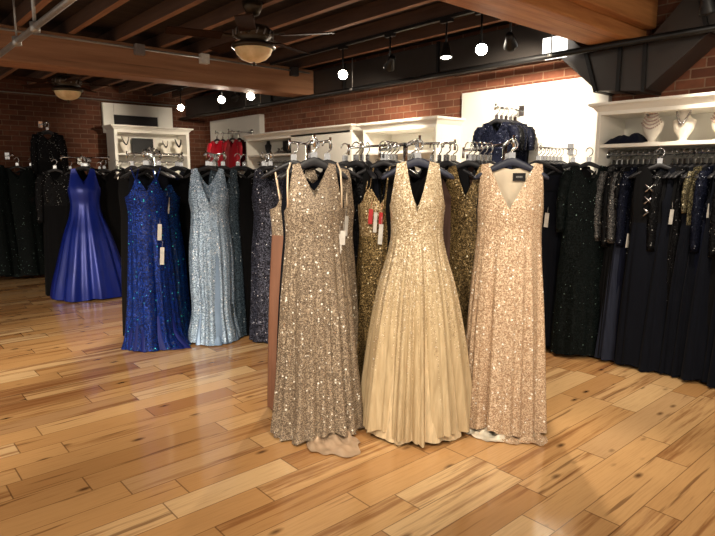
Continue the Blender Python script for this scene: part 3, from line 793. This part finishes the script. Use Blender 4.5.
# ---- shared, smaller gown meshes
def simple_gown(key, prof, zw, front, back, mats, strap=(.55, .92), zarm=1.32, zs=1.57, seed=1, ncol=64, rows=(26, 12), **kw):
    G = Gown(prof, zw, front, back, strap, zarm, zs, kw.pop('folds', (.002, .022)), seed, ncol, **kw)
    return (G.mesh(key+'_skirt', 'skirt', M[mats[0]], rows[0]), G.mesh(key+'_bodice', 'bodice', M[mats[1]], rows[1]), G)
FLAT = [(0, .20, .075), (.3, .195, .065), (.7, .185, .05), (1.0, .17, .04), (1.15, .16, .036), (1.32, .172, .036), (1.43, .17, .028), (1.52, .16, .02), (1.60, .15, .012)]
def flat(wh=1.0, dh=1.0, hemw=None):
    out = []
    for z, a, b2 in FLAT:
        t = 1-z/1.6; out.append((z, a*wh*(1+(hemw or 0)*t), b2*dh))
    return out
def sleeve_mesh(name, m, side, length=.55, r=.05, flat_y=.6, x=.155, z=1.53):
    n, k = 14, 14; vs = []; fs = []
    for i in range(k+1):
        t = i/k; zz = z-length*t; rr = r*(1.0-.35*t)*(.75+.25*min(1, 8*t)); xx = side*(x+.045*math.sin(min(1, t*1.6)*PI/2))
        for q in range(n):
            a = 2*PI*q/n; w = 1+.08*math.sin(9*t*6+q)
            vs.append((xx+rr*w*math.cos(a), rr*flat_y*w*math.sin(a)-.01*t, zz))
    fs = [(i*n+q, i*n+(q+1) % n, (i+1)*n+(q+1) % n, (i+1)*n+q) for i in range(k) for q in range(n)]
    fs += [tuple(range(n)), tuple(k*n+q for q in range(n))]
    b = MB(); b.add(vs, fs, True); return b.mesh(name, M[m])

KINDS = {}
def kind(key, prof, mats, front=1.40, back=1.46, sleeves=None, **kw):
    sk, bo, G = simple_gown(key, prof, kw.pop('zw', 1.14), front, back, mats, **kw)
    K = {'skirt': sk, 'bodice': bo, 'G': G}
    if sleeves: K['sleeves'] = [sleeve_mesh(key+'_sleeve', sleeves[0], s, *sleeves[1:]) for s in (-1, 1)]
    KINDS[key] = K
def place(key, loc, rz, label, group=None, hang=True, hlabel=None, hgroup=None, dz=0, sx=1, name='evening_gown', body=HB):
    K = KINDS[key]
    g = thing(name, label, 'gown', (loc[0], loc[1], dz), rz, group)
    a = link('skirt', K['skirt'], g); b = link('bodice', K['bodice'], g)
    if sx != 1: a.scale.x = b.scale.x = sx
    for s in K.get('sleeves', ()): link('sleeve', s, g)
    if hang: hanger(loc, rz, hlabel or ' '.join(('black hanger of the '+label).split()[:16]), hgroup, body, dz)
    return g

kind('black', flat(), ('black', 'black'), seed=1)
kind('ink', flat(1.05, 1.1, .1), ('ink', 'ink'), seed=2)
kind('navyseq', flat(1, 1, .05), ('navy', 'navy_seq'), seed=3, sleeves=('navy_seq', .58, .058))
kind('blackseq', flat(1, 1.05, .05), ('black', 'black_seq'), seed=4, sleeves=('black_seq', .60, .060))
kind('silverseq', flat(1, 1, .1), ('black', 'silver_seq'), seed=5, sleeves=('silver_seq', .56, .064))
kind('fineseq', flat(1, 1, 0), ('black_seq_fine', 'black_seq_fine'), seed=6)
kind('slate', flat(1, 1.3, .35), ('slate', 'black'), seed=7, sleeves=('black_seq', .3, .05), folds=(.002, .03))
kind('greenblk', flat(1, 1, .1), ('darkgreen', 'green_seq'), seed=8)
kind('goldtrim', flat(1, 1, .1), ('ink', 'goldtrim_seq'), seed=9, sleeves=('goldtrim_seq', .30, .036))
kind('inkfull', flat(1.1, 1.5, .25), ('ink', 'ink'), seed=10, folds=(.002, .03))
kind('bronze2', flat(1.0, 1.6, .05), ('bronze_seq', 'bronze_seq'), seed=12, front=1.33, back=1.36, zs=1.55)
kind('nude', flat(1.05, 1.7, .05), ('nude', 'bronze_seq'), seed=13, front=1.30, back=1.30, strap=(.5, .58), zs=1.36, zarm=1.30)
kind('goldbeige', flat(1.05, 2.0, .2), ('olive_seq', 'gold_seq'), seed=15, front=1.34, back=1.36, strap=(.4, .62), zs=1.43, zarm=1.33)
kind('olive', flat(1.05, 1.6, .1), ('olive_seq', 'olive_seq'), seed=16, front=1.38, back=1.4)
kind('mauve', flat(1.0, 1.4, .1), ('mauve', 'mauve'), seed=17, front=1.38)
kind('blkspark', flat(.95, 1.3, .15), ('black_seq', 'black_seq'), seed=18)
kind('velvet', flat(1.05, 1.5, .15), ('velvet', 'velvet'), seed=19)
kind('greyblue', flat(1.05, 2.0, .05), ('greyblue_seq', 'greyblue_seq'), seed=20, front=1.38)
kind('gunmetal', [(z, a*1.02, b*1.25) for z, a, b in SHEATH], ('gunmetal_seq', 'gunmetal_seq'), seed=22, ncol=96, rows=(40, 20), front=1.40)
kind('royal2', [(z, a, b*.9) for z, a, b in SHEATH], ('royal_seq_dark', 'royal_seq_dark'), seed=23, ncol=96, rows=(40, 20), front=1.36, strap=(.4, .6), zs=1.43)

# ---- four-way racks
def rack(label, post, ends, z=1.705):
    t = thing('garment_rack', label, 'clothes rack', (post[0], post[1], 0))
    b = MB(); b.tube([(0, 0, .02), (0, 0, z+.01)], .016, 10); b.build('post', M['chrome'], t)
    for a in (PI/4, 3*PI/4, 5*PI/4, 7*PI/4):
        b = MB(); b.box(0, .24, -.018, .018, .004, .03, Matrix.Rotation(a, 4, 'Z')); b.build('foot', M['chrome'], t, .004)
    for e in ends:
        d = Vector((e[0]-post[0], e[1]-post[1], 0)); L = d.length; d.normalize(); nn = Vector((-d.y, d.x, 0))
        e2 = d*(L+.05); drop = e[2] if len(e) > 2 else 0
        b = MB()
        b.tube([Vector((0, 0, z)), e2+Vector((0, 0, z-drop))], .008, 8)
        b.tube([e2+Vector((0, 0, z-.045-drop)), e2+Vector((0, 0, z+.02-drop))], .008, 8)
        b.build('arm', M['chrome'], t)
    return t
def stack(keys, end, post, label, group, hlabel, hgroup, step=.036, start=1, facing=None, body=HB, dz=0):
    """gowns on an arm behind its front gown, stepping from the arm's end to the post"""
    d = Vector((post[0]-end[0], post[1]-end[1])); L = d.length; d.normalize()
    rz = facing if facing is not None else math.atan2(-d.y, -d.x)+PI/2
    out = []
    for i, kk in enumerate(keys):
        p = (end[0]+d.x*step*(i+start), end[1]+d.y*step*(i+start))
        out.append(place(kk, p, rz+R(rnd.uniform(-5, 5)), label, group, True, hlabel, hgroup, dz=dz, body=body))
    return out

PA, PB, PC = (2.26, 3.06), (2.74, 2.66), (3.22, 2.24)
rack('chrome four-arm rack behind the champagne bronze gown', PA, [(1.985, 2.636), (2.09, 2.98), (2.165, 2.745)])
rack('chrome four-arm rack behind the champagne tulle gown', PB, [(2.452, 2.282), (2.455, 2.565, .05), (2.395, 2.75, .03), (2.83, 2.39)])
rack('chrome four-arm rack behind the rose gold gown', PC, [(2.856, 1.935), (2.895, 2.27, .05)])
def dirrz(end, post): return math.atan2(end[1]-post[1], end[0]-post[0])+PI/2
# A
g = place('nude', (2.09, 2.98), face((2.09, 2.98))-R(8), 'beige gown with cream straps and rosy satin skirt behind the bronze gown, left side', sx=.86)
for s in (-1, 1):
    for yy in (-.03, .02):
        b = strap_mesh(s*.085, yy, 1.36, s*(.12 if s < 0 else .10), 1.55, .006); b.build('strap', M['strap_cream'], g)
g = place('bronze2', (2.165, 2.745), face((2.165, 2.745))+R(6), 'taupe sequin gown with cream straps peeking out right of the bronze gown', sx=.92)
for s in (-1, 1):
    b = strap_mesh(s*.11, -.045, 1.33, s*.11, 1.56, .007); b.build('strap', M['strap_cream'], g)
price_tag(g, .10, -.07, 1.27, .034, .12)
stack(['ink', 'black', 'ink', 'black', 'ink'], (1.985, 2.636), PA, 'dark gown hidden on the bronze gown arm, only edges showing', 'dark gowns behind the bronze gown', 'black hanger on the arm behind the bronze gown, hook clustered with others', 'hangers behind the bronze gown', start=4, step=.03)
g = place('velvet', (2.45, 2.92), face((2.45, 2.92))+R(10), 'dark indigo gown glimpsed between the bronze and tulle gowns')
# B
g = place('goldbeige', (2.455, 2.565), face((2.455, 2.565))-R(14), 'antique gold embroidered gown with thin straps behind the tulle gown, left side', sx=.86)
for s in (-1, 1):
    for xo in (0, .02):
        b = strap_mesh(s*(.075+xo), -.055, 1.42, s*(.06+xo), 1.57, .004); b.build('strap', M['gold_seq'], g)
p = price_tag(g, -.05, -.10, 1.31, .026, .09, 'tag_red', .3); price_tag(g, -.018, -.11, 1.29, .024, .12, rz=-.3); price_tag(g, .012, -.10, 1.29, .022, .07, 'tag_red'); price_tag(g, .014, -.104, 1.22, .026, .12)
stack(['olive', 'goldbeige', 'black'], (2.455, 2.565), PB, 'gown crowded behind the antique gold embroidered one, barely showing', 'gowns behind the antique gold one', 'black hanger crowded behind the antique gold gown', 'hangers behind the antique gold gown', step=.05)
place('blkspark', (2.395, 2.75), face((2.395, 2.75))-R(30), 'slim black sequin gown showing left of the tulle gown', sx=.9)
stack(['black', 'ink'], (2.395, 2.75), PB, 'black gown behind the slim black sequin one', 'black gowns left of the tulle gown', 'black hanger behind the slim black sequin gown', 'hangers behind the slim black gown', step=.04)
place('mauve', (2.83, 2.39), face((2.83, 2.39))+R(40), 'dusky mauve gown in shadow right of the tulle gown')
stack(['black', 'black'], (2.83, 2.39), PB, 'dim gown behind the dusky mauve one', 'gowns behind the dusky mauve one', 'black hanger behind the dusky mauve gown', 'hangers behind the dusky mauve gown', step=.05)
stack(['black', 'olive', 'black', 'ink', 'black'], (2.452, 2.282), PB, 'gown hidden on the arm behind the tulle ball gown', 'gowns behind the tulle gown', 'black hanger on the arm behind the tulle gown, hook clustered with others', 'hangers behind the tulle gown', start=4, step=.03)
# C
g = place('olive', (2.895, 2.27), face((2.895, 2.27))-R(18), 'olive gold sequin gown left of and behind the rose gold gown', sx=.85)
stack(['mauve', 'olive', 'mauve', 'black'], (2.895, 2.27), PC, 'muted gown behind the olive gold one', 'gowns behind the olive gold one', 'black hanger behind the olive gold gown', 'hangers behind the olive gold gown', step=.045)
place('mauve', (2.94, 2.43), face((2.94, 2.43))-R(20), 'pinkish taupe gown peeking between the tulle and rose gold gowns')
place('black', (2.86, 2.42), face((2.86, 2.42))-R(20), 'black gown peeking right of the tulle gown beside the pinkish one')
stack(['black', 'ink', 'black', 'ink', 'black'], (2.856, 1.935), PC, 'gown hidden on the arm behind the rose gold gown', 'gowns behind the rose gold gown', 'black hanger on the arm behind the rose gold gown, hook clustered with others', 'hangers behind the rose gold gown', start=4, step=.03)

# ---- second row of racks: royal blue, ice blue, gunmetal
PE, PF, PG = (2.18, 5.38), (2.68, 5.12), (3.10, 4.86)
rack('chrome rack behind the royal blue sequin gown', PE, [(1.951, 4.982), (2.12, 5.1), (1.97, 5.33), (2.36, 5.26)])
rack('chrome rack behind the ice blue sequin gown', PF, [(2.445, 4.815), (2.61, 4.84)])
rack('chrome rack behind the gunmetal sequin gown', PG, [(2.90, 4.50), (2.98, 4.74)])
def royal():
    loc = (1.951, 4.982, 0); rz = face(loc)
    g = thing('evening_gown', 'royal blue sequin gown with spaghetti straps on the second row', 'gown', loc, rz)
    pr = [(0, .262, .20), (.06, .24, .18), (.3, .205, .14), (.6, .186, .12), (.9, .172, .11), (1.1, .165, .10), (1.2, .162, .10), (1.33, .178, .11), (1.45, .15, .07), (1.5, .14, .04)]
    G = Gown(pr, 1.14, 1.38, 1.30, (.42, .66), 1.33, 1.48, (.002, .030), 41, 110, train=(.9, .5, .09))
    link('skirt', G.mesh('royal_skirt', 'skirt', M['royal_seq'], 44), g); link('bodice', G.mesh('royal_bodice', 'bodice', M['royal_seq'], 20), g)
    L = Gown([(0, .255, .185), (.3, .19, .12), (.9, .15, .09)], .3, 1, 1, seed=44, ncol=90, folds=(.002, .03), hem=.004, hemw=.004, train=(.9, .6, .11))
    link('lining', L.mesh('royal_lining', 'skirt', M['royal_hem'], 20), g)
    for s in (-1, 1):
        for x1 in (.055, .12):
            strap_mesh(s*.08, -.05, 1.465, s*x1, 1.575, .006).build('strap', M['royal_seq'], g)
    price_tag(g, .09, -.125, 1.10, .034, .14); price_tag(g, .10, -.13, .90, .034, .15)
    hanger(loc, rz, 'black hanger holding the royal blue spaghetti strap gown')
royal()
g = place('royal2', (2.10, 5.06), face((2.1, 5.06))+R(8), 'dark royal sequin gown right beside the spaghetti strap royal blue one')
price_tag(g, .04, -.12, 1.32, .04, .14)
place('black', (1.97, 5.33), face((1.97, 5.33))-R(40), 'black gown left of the royal blue sequin gown on the second row')
place('black', (2.36, 5.26), face((2.36, 5.26))+R(10), 'black gown right of the dark royal sequin gown')
place('velvet', (2.50, 5.48), face((2.5, 5.48)), 'navy velvet gown between the royal blue and ice blue gowns')
stack(['ink', 'black', 'ink', 'black'], (1.951, 4.982), PE, 'dark gown hidden on the arm behind the royal blue gown', 'gowns behind the royal blue gown', 'black hanger on the arm behind the royal blue gown', 'hangers behind the royal blue gown', start=2, step=.07)
def iceblue():
    loc = (2.445, 4.815, 0); rz = face(loc)
    g = thing('evening_gown', 'ice blue sequin gown with deep neckline and satin slit on second row', 'gown', loc, rz)
    pr = [(0, .235, .19), (.08, .225, .18), (.25, .19, .15), (.55, .192, .13), (.85, .19, .12), (1.08, .168, .105), (1.18, .162, .10), (1.32, .178, .105), (1.43, .168, .07), (1.52, .155, .035), (1.60, .148, .018)]
    G = Gown(pr, 1.14, 1.26, 1.42, (.62, .94), 1.30, 1.575, (.002, .022), 51, 120, slit=(.28, .85, .14), train=(0, .9, .04))
    link('skirt', G.mesh('ice_skirt', 'skirt', M['lblue_seq'], 44), g); link('bodice', G.mesh('ice_bodice', 'bodice', M['lblue_seq'], 24), g)
    b = MB(); vs = []; fs = []
    for i in range(15):
        z = .02+.80*i/14; w = .045*(1-i/14)**.6+.004
        a, bb = interp(pr, np.array([z])); 
        for j in range(5):
            t = .28+(j-2)/2*w/max(.1, a[0]); vs.append((a[0]*math.sin(t)*.985, -bb[0]*math.cos(t)*1.0-.004, z))
    fs = [(i*5+j, i*5+j+1, i*5+j+6, i*5+j+5) for i in range(14) for j in range(4)]
    b.add(vs, fs, True); o = b.build('slit_panel', M['lblue_satin'], g); o['label'] = 'pale blue satin panel in the slit'
    L = Gown([(0, .215, .175), (.3, .16, .12), (.9, .14, .09)], .3, 1, 1, seed=54, ncol=90, folds=(.002, .03), hem=.004, hemw=.004, train=(.1, .8, .06))
    link('lining', L.mesh('ice_lining', 'skirt', M['lblue_satin'], 16), g)
    hanger(loc, rz, 'black hanger holding the ice blue sequin gown')
iceblue()
place('greyblue', (2.61, 4.84), face((2.61, 4.84))+R(5), 'grey blue sequin gown tucked right of the ice blue one', sx=.8)
place('black', (2.74, 4.80), face((2.74, 4.80))+R(15), 'black gown right of the grey blue sequin gown')
place('ink', (2.90, 4.96), face((2.9, 4.96))+R(15), 'ink navy gown behind and right of the grey blue sequin gown')
stack(['black', 'ink', 'black', 'ink'], (2.445, 4.815), PF, 'dark gown hidden on the arm behind the ice blue gown', 'gowns behind the ice blue gown', 'black hanger on the arm behind the ice blue gown', 'hangers behind the ice blue gown', start=3, step=.07)
g = place('gunmetal', (2.90, 4.50), face((2.9, 4.5)), 'gunmetal navy sequin gown left of the champagne bronze gown')
place('blackseq', (2.93, 4.66), face((2.93, 4.66))-R(25), 'black long sleeved gown behind the gunmetal one')
stack(['black', 'ink', 'black'], (2.98, 4.74), PG, 'dark gown behind the gunmetal sequin gown', 'gowns behind the gunmetal gown', 'black hanger behind the gunmetal gown', 'hangers behind the gunmetal gown', step=.07)
# low chrome side rails between the racks
for (x0, y0), (x1, y1), lab in (((2.22, 5.75), (2.85, 5.32), 'low chrome rail glimpsed between the royal blue and ice blue gowns'), ((2.35, 3.15), (2.62, 2.92), 'low chrome rail glimpsed between the bronze and tulle gowns'), ((2.9, 5.25), (3.3, 4.95), 'low chrome rail glimpsed between the ice blue and gunmetal gowns')):
    t = thing('floor_rail', lab, 'rail', (x0, y0, 0)); b = MB(); b.tube([(0, 0, 1.19), (x1-x0, y1-y0, 1.19)], .013, 8); b.build('rail', M['chrome'], t)
    for p in ((0, 0), (x1-x0, y1-y0)):
        b = MB(); b.tube([(p[0], p[1], .0), (p[0], p[1], 1.19)], .012, 8); b.build('post', M['chrome'], t)

# ---- third row: royal satin ball gown and dark ones
PH = (2.40, 8.05)
rack('chrome rack behind the royal blue satin ball gown', PH, [(2.227, 7.684), (2.12, 8.0), (2.56, 7.85)], z=1.74)
def satin_ball():
    loc = (2.227, 7.684, 0); rz = face(loc)
    g = thing('evening_gown', 'royal blue satin ball gown on the third row at left', 'gown', loc, rz)
    pr = [(0, .47, .40), (.08, .46, .39), (.4, .38, .32), (.8, .27, .21), (1.05, .185, .13), (1.15, .17, .11), (1.35, .185, .115), (1.46, .175, .07), (1.54, .16, .035), (1.62, .15, .018)]
    G = Gown(pr, 1.13, 1.40, 1.44, (.55, .85), 1.36, 1.60, (.001, .045), 61, 130, fk=(5, 8, 11, 15, 21), hem=.012)
    link('skirt', G.mesh('satin_skirt', 'skirt', M['royal_satin'], 40), g); link('bodice', G.mesh('satin_bodice', 'bodice', M['royal_satin'], 20), g)
    hanger(loc, rz, 'black hanger holding the royal blue satin ball gown', dz=.03)
satin_ball()
place('blackseq', (1.98, 7.95), face((1.98, 7.95))-R(10), 'black sequin gown left of the royal blue satin ball gown')
place('black', (2.54, 7.86), face((2.54, 7.86))+R(12), 'black gown right of the royal blue satin ball gown')
place('black', (2.70, 7.86), face((2.70, 7.86))+R(20), 'black gown farther right of the satin ball gown, before the far cabinet')
stack(['black', 'ink', 'black', 'black'], (2.227, 7.684), PH, 'dark gown hidden behind the royal blue satin ball gown', 'gowns behind the satin ball gown', 'black hanger behind the royal blue satin ball gown', 'hangers behind the satin ball gown', start=3, step=.08, dz=.03)

# ---- wall arms (faceouts)
def faceout(label, loc, d, L=.36, arm_z=0):
    t = thing('wall_arm', label, 'wall hook', loc); d = Vector(d)
    nn = Vector((-d.y, d.x, 0))
    b = MB(); b.box(-.006 if abs(d.x) > .5 else -.03, .006 if abs(d.x) > .5 else .03, -.03 if abs(d.x) > .5 else -.006, .03 if abs(d.x) > .5 else .006, -.05, .05); b.build('mount_plate', M['chrome'], t, .002)
    b = MB()
    for s in (-.012, .012): b.tube([nn*s, d*L+nn*s], .006, 8)
    b.tube([d*L+Vector((0, 0, -.02)), d*L+Vector((0, 0, .035))], .008, 8)
    b.build('arm', M['chrome'], t)
# dark gowns on the white board right of the rose gold gown
faceout('chrome wall arm on the white board holding dark gowns', (4.985, 2.76, 1.745), (-1, 0, 0), .50)
kind('bandeau', flat(1.25, 1.5, .05), ('ink', 'ink'), seed=70, front=1.36, back=1.36, strap=(.5, .6), zs=1.47, zarm=1.40)
g = place('bandeau', (4.46, 2.76), FX+R(8), 'dark navy off-shoulder gown with wide folded band on the white board', dz=.04)
b = MB(); n = 40; vs = []
for zz, a, d in ((1.33, .225, .07), (1.36, .24, .085), (1.43, .245, .085), (1.46, .235, .07)):
    for q in range(n): vs.append((a*math.sin(2*PI*q/n), -d*math.cos(2*PI*q/n), zz-.03*math.cos(2*PI*q/n)*0+.012*math.sin(4*PI*q/n)))
b.add(vs, [(i*n+q, i*n+(q+1) % n, (i+1)*n+(q+1) % n, (i+1)*n+q) for i in range(3) for q in range(n)], True); b.build('shoulder_band', M['ink'], g)
price_tag(g, .14, -.09, 1.16, .035, .12)
stack(['black', 'ink', 'black', 'ink', 'black', 'ink'], (4.46, 2.76), (4.98, 2.76), 'dark gown behind the off-shoulder one on the white board', 'dark gowns on the white board', 'black hanger on the lower arm of the white board', 'hangers on the lower white board arm', step=.06, dz=.04)
kind('glitter', flat(1.15, 1.6, .1), ('green_seq', 'green_seq'), seed=71, sleeves=('green_seq', .5, .055))
place('glitter', (4.54, 2.35), FX+R(48), 'glittering black gown at the corner of the right cabinet', dz=.02, sx=.9)
place('black', (4.56, 2.50), FX+R(28), 'black gown between the white board and the corner of the right cabinet', dz=.02)
# short navy dresses above
def short_dress(key, mats, seed):
    G = Gown([(1.08, .17, .055), (1.2, .165, .05), (1.35, .175, .045), (1.46, .17, .03), (1.56, .155, .018), (1.62, .15, .012)], 1.26, 1.44, 1.48, (.5, .92), 1.34, 1.57, (.006, .02), seed, 56, hem=1.08, hemw=.02)
    KINDS[key] = {'skirt': G.mesh(key+'_skirt', 'skirt', M[mats[0]], 8), 'bodice': G.mesh(key+'_bodice', 'bodice', M[mats[1]], 10)}
    KINDS[key]['sleeves'] = [sleeve_mesh(key+'_sleeve', mats[1], s, .22, .06, .6) for s in (-1, 1)]
short_dress('shortnavy', ('navy', 'navy_seq'), 80); short_dress('shortblack', ('black', 'black_seq_fine'), 81); short_dress('shortred', ('red', 'red'), 82); short_dress('shortdark', ('darkred', 'darkred'), 83)
faceout('chrome wall arm high on the white board holding short navy dresses', (4.985, 3.29, 2.125), (-1, 0, 0), .42)
for i, kk in enumerate(('shortnavy', 'shortblack', 'shortnavy', 'shortnavy', 'shortblack')):
    place(kk, (4.60+.075*i, 3.30), FX+R(rnd.uniform(-8, 8)), 'short navy dress high on the white board above the rose gold gown' if i == 0 else 'short dark dress behind the front one high on the white board', None if i == 0 else 'short dresses high on the white board', True, 'black hanger holding the front short navy dress on the white board' if i == 0 else 'black hanger on the upper arm of the white board', None if i == 0 else 'hangers on the upper white board arm', dz=.43, name='short_dress')
# red garments by the far corner
faceout('chrome wall arm on the far white board holding red garments', (4.955, 8.62, 2.19), (-1, 0, 0), .42)
for i, kk in enumerate(('shortred', 'shortred', 'shortdark')):
    place(kk, (4.56+.10*i, 8.62), FX+R(12-8*i), ('bright red short dress in front on the far white board', 'red short dress in the middle on the far white board', 'dark wine dress at the back on the far white board')[i], None, True, 'black hanger holding the '+('front', 'middle', 'rear')[i]+' red dress on the far white board', dz=.50, name='short_dress')
faceout('second chrome wall arm on the far white board beside the red dresses', (4.955, 8.20, 2.19), (-1, 0, 0), .42)
for i, kk in enumerate(('shortred', 'shortdark')):
    place(kk, (4.60+.12*i, 8.20), FX+R(8-8*i), ('red short dress on the right arm of the far white board', 'wine short dress on the right arm of the far white board')[i], None, True, 'black hanger on the right arm of the far board, '+('front', 'rear')[i]+' one', dz=.50, name='short_dress')
faceout('low chrome wall arm on the far white board holding a wine gown', (4.955, 8.40, 1.66), (-1, 0, 0), .42)
kind('wine', flat(1.0, 1.5, .1), ('darkred', 'darkred'), seed=84)
place('wine', (4.62, 8.40), FX, 'long wine red gown low on the far white board', dz=-.04+.04)

# ---- the long right-hand rail, packed with dark gowns seen edge on
rail = ['greenblk', 'ink', 'silverseq', 'blackseq', 'silverseq', 'slate', 'navyseq', 'fineseq', 'black', 'blackseq', 'lace', 'ink', 'blackseq', 'inkfull', 'black', 'fineseq', 'ink', 'goldtrim', 'ink', 'navyseq', 'inkfull', 'black', 'blackseq', 'ink', 'silverseq', 'inkfull', 'black', 'navyseq', 'ink', 'black', 'blackseq', 'ink', 'inkfull', 'black', 'ink']
kind('lace', flat(1, 1, 0), ('ink', 'black'), seed=90)
special = {0: 'glittering green black gown at the left end of the long right rail', 2: 'black gown with silver sequin sleeves, first of two near left end of right rail', 4: 'black gown with silver sequin sleeves, second of two near left end of right rail', 3: 'black sequin sleeved gown between the two silver sleeved ones on the right rail', 5: 'black gown with slate grey tulle skirt on the right rail', 6: 'navy sequin gown with a white price tag low on the right rail', 10: 'black gown laced with silver crosses on the right rail', 17: 'gown with gold sequin sleeves on the right rail', 13: 'full ink navy gown with white tag under the second necklace bust'}
for i, kk in enumerate(rail):
    y = 2.25-.042*i
    if y < .82: break
    lab = special.get(i, 'plain dark gown packed edge on among others on the long right rail')
    rz = FX+R(66+rnd.uniform(-7, 7)) if i != 10 else FX+R(28)
    g = place(kk, (4.76 if i != 10 else 4.61, y), rz, lab, None if i in special else 'dark gowns on the long right rail', True, 'black hanger on the long right rail among many', 'hangers on the long right rail')
    g.location.z = rnd.uniform(-.0, .02)
    if i == 10:
        for zz in (1.40, 1.31, 1.22):
            b = MB()
            b.tube([(-.09, -.048, zz-.028), (-.03, -.048, zz+.028)], .006, 6); b.tube([(-.09, -.048, zz+.028), (-.03, -.048, zz-.028)], .006, 6); b.build('lacing', M['silver'], g)
    if i == 6: price_tag(g, -.17, -.07, 1.05, .045, .11)
    if i == 13: price_tag(g, -.17, -.07, 1.26, .035, .11)
    if i == 19: price_tag(g, -.16, -.07, 1.30, .035, .10)
# dark gowns on the open parts of the two other long-wall cabinets
for i, kk in enumerate(['black', 'ink', 'blackseq', 'black', 'navyseq', 'ink', 'black', 'black']):
    place(kk, (4.80, 7.66-.12*i), FX+R(40), 'dark gown on the rail below the open shelf', 'dark gowns below the open shelf', True, 'black hanger below the open shelf', 'hangers below the open shelf', dz=.02)
# far cabinet gowns
for i, kk in enumerate(['black', 'ink', 'black', 'blackseq', 'black', 'ink']):
    place(kk, (3.42+.19*i, 9.78), R(-38), 'dark gown below the far cabinet shelf', 'dark gowns in the far cabinet', True, 'black hanger in the far cabinet', 'hangers in the far cabinet', dz=.05)
# far left: dark gowns on the brick
kind('farblack', flat(1.3, 3.0, .25), ('green_seq', 'green_seq'), seed=95, folds=(.002, .03))
for x, z, y in ((1.55, 1.83, 9.97), (1.85, 1.80, 9.97), (2.33, 2.28, 9.97)):
    faceout(('leftmost chrome wall arm on the dark brick' if x < 1.7 else 'second chrome wall arm from the left on the dark brick') if z < 2 else 'high chrome wall arm on the dark brick', (x, y, z), (0, -1, 0), .36)
for n_, (x, y, kk, dz, lab) in enumerate(((1.55, 9.62, 'farblack', .10, 'green black glitter gown at the far left edge on the brick'), (1.90, 9.62, 'farblack', .06, 'green black glitter gown second from the left edge'), (1.60, 9.75, 'black', .10, 'black gown behind the leftmost glitter gown'), (2.10, 9.72, 'black', .06, 'plain black gown on the brick under the high arm'), (2.33, 9.60, 'blackseq', .58, 'black sequin gown hung high on the dark brick'), (2.36, 9.72, 'black', .56, 'black gown behind the high one on the dark brick'))):
    place(kk, (x, y), R(rnd.uniform(-14, -4)), lab, None, True, ' '.join(('black hanger of the '+lab).split()[:16]), dz=dz)
for x in (2.62, 2.85, 3.05):
    place('black', (x, 9.66), R(-15), 'black gown between the far cabinet and the satin ball gown', 'black gowns on the far wall', True, 'black hanger on the far wall left of the cabinet', 'hangers left of the far cabinet', dz=.02)
faceout('chrome wall arm on the far wall left of the cabinet', (2.85, 9.97, 1.74), (0, -1, 0), .36)

# ------------------------------------------------------------------ ambient, camera, view
w = bpy.data.worlds.new('room ambience'); S.world = w; w.use_nodes = True
bg = w.node_tree.nodes['Background']; bg.inputs[0].default_value = (1, .90, .78, 1); bg.inputs[1].default_value = .55
cam = bpy.data.cameras.new('camera'); cam.sensor_width = 36; cam.lens = 36*580/715; cam.clip_start = .05
co = bpy.data.objects.new('camera', cam); COL.objects.link(co)
co.location = (0, 0, 1.5); co.rotation_euler = (R(90-8.96), 0, R(48.8-90))
S.camera = co
S.view_settings.view_transform = 'Standard'; S.view_settings.look = 'None'; S.view_settings.gamma = 1; S.view_settings.exposure = .8
S.view_settings.use_curve_mapping = False
S.cycles.use_denoising = True
S.cycles.max_bounces = 6
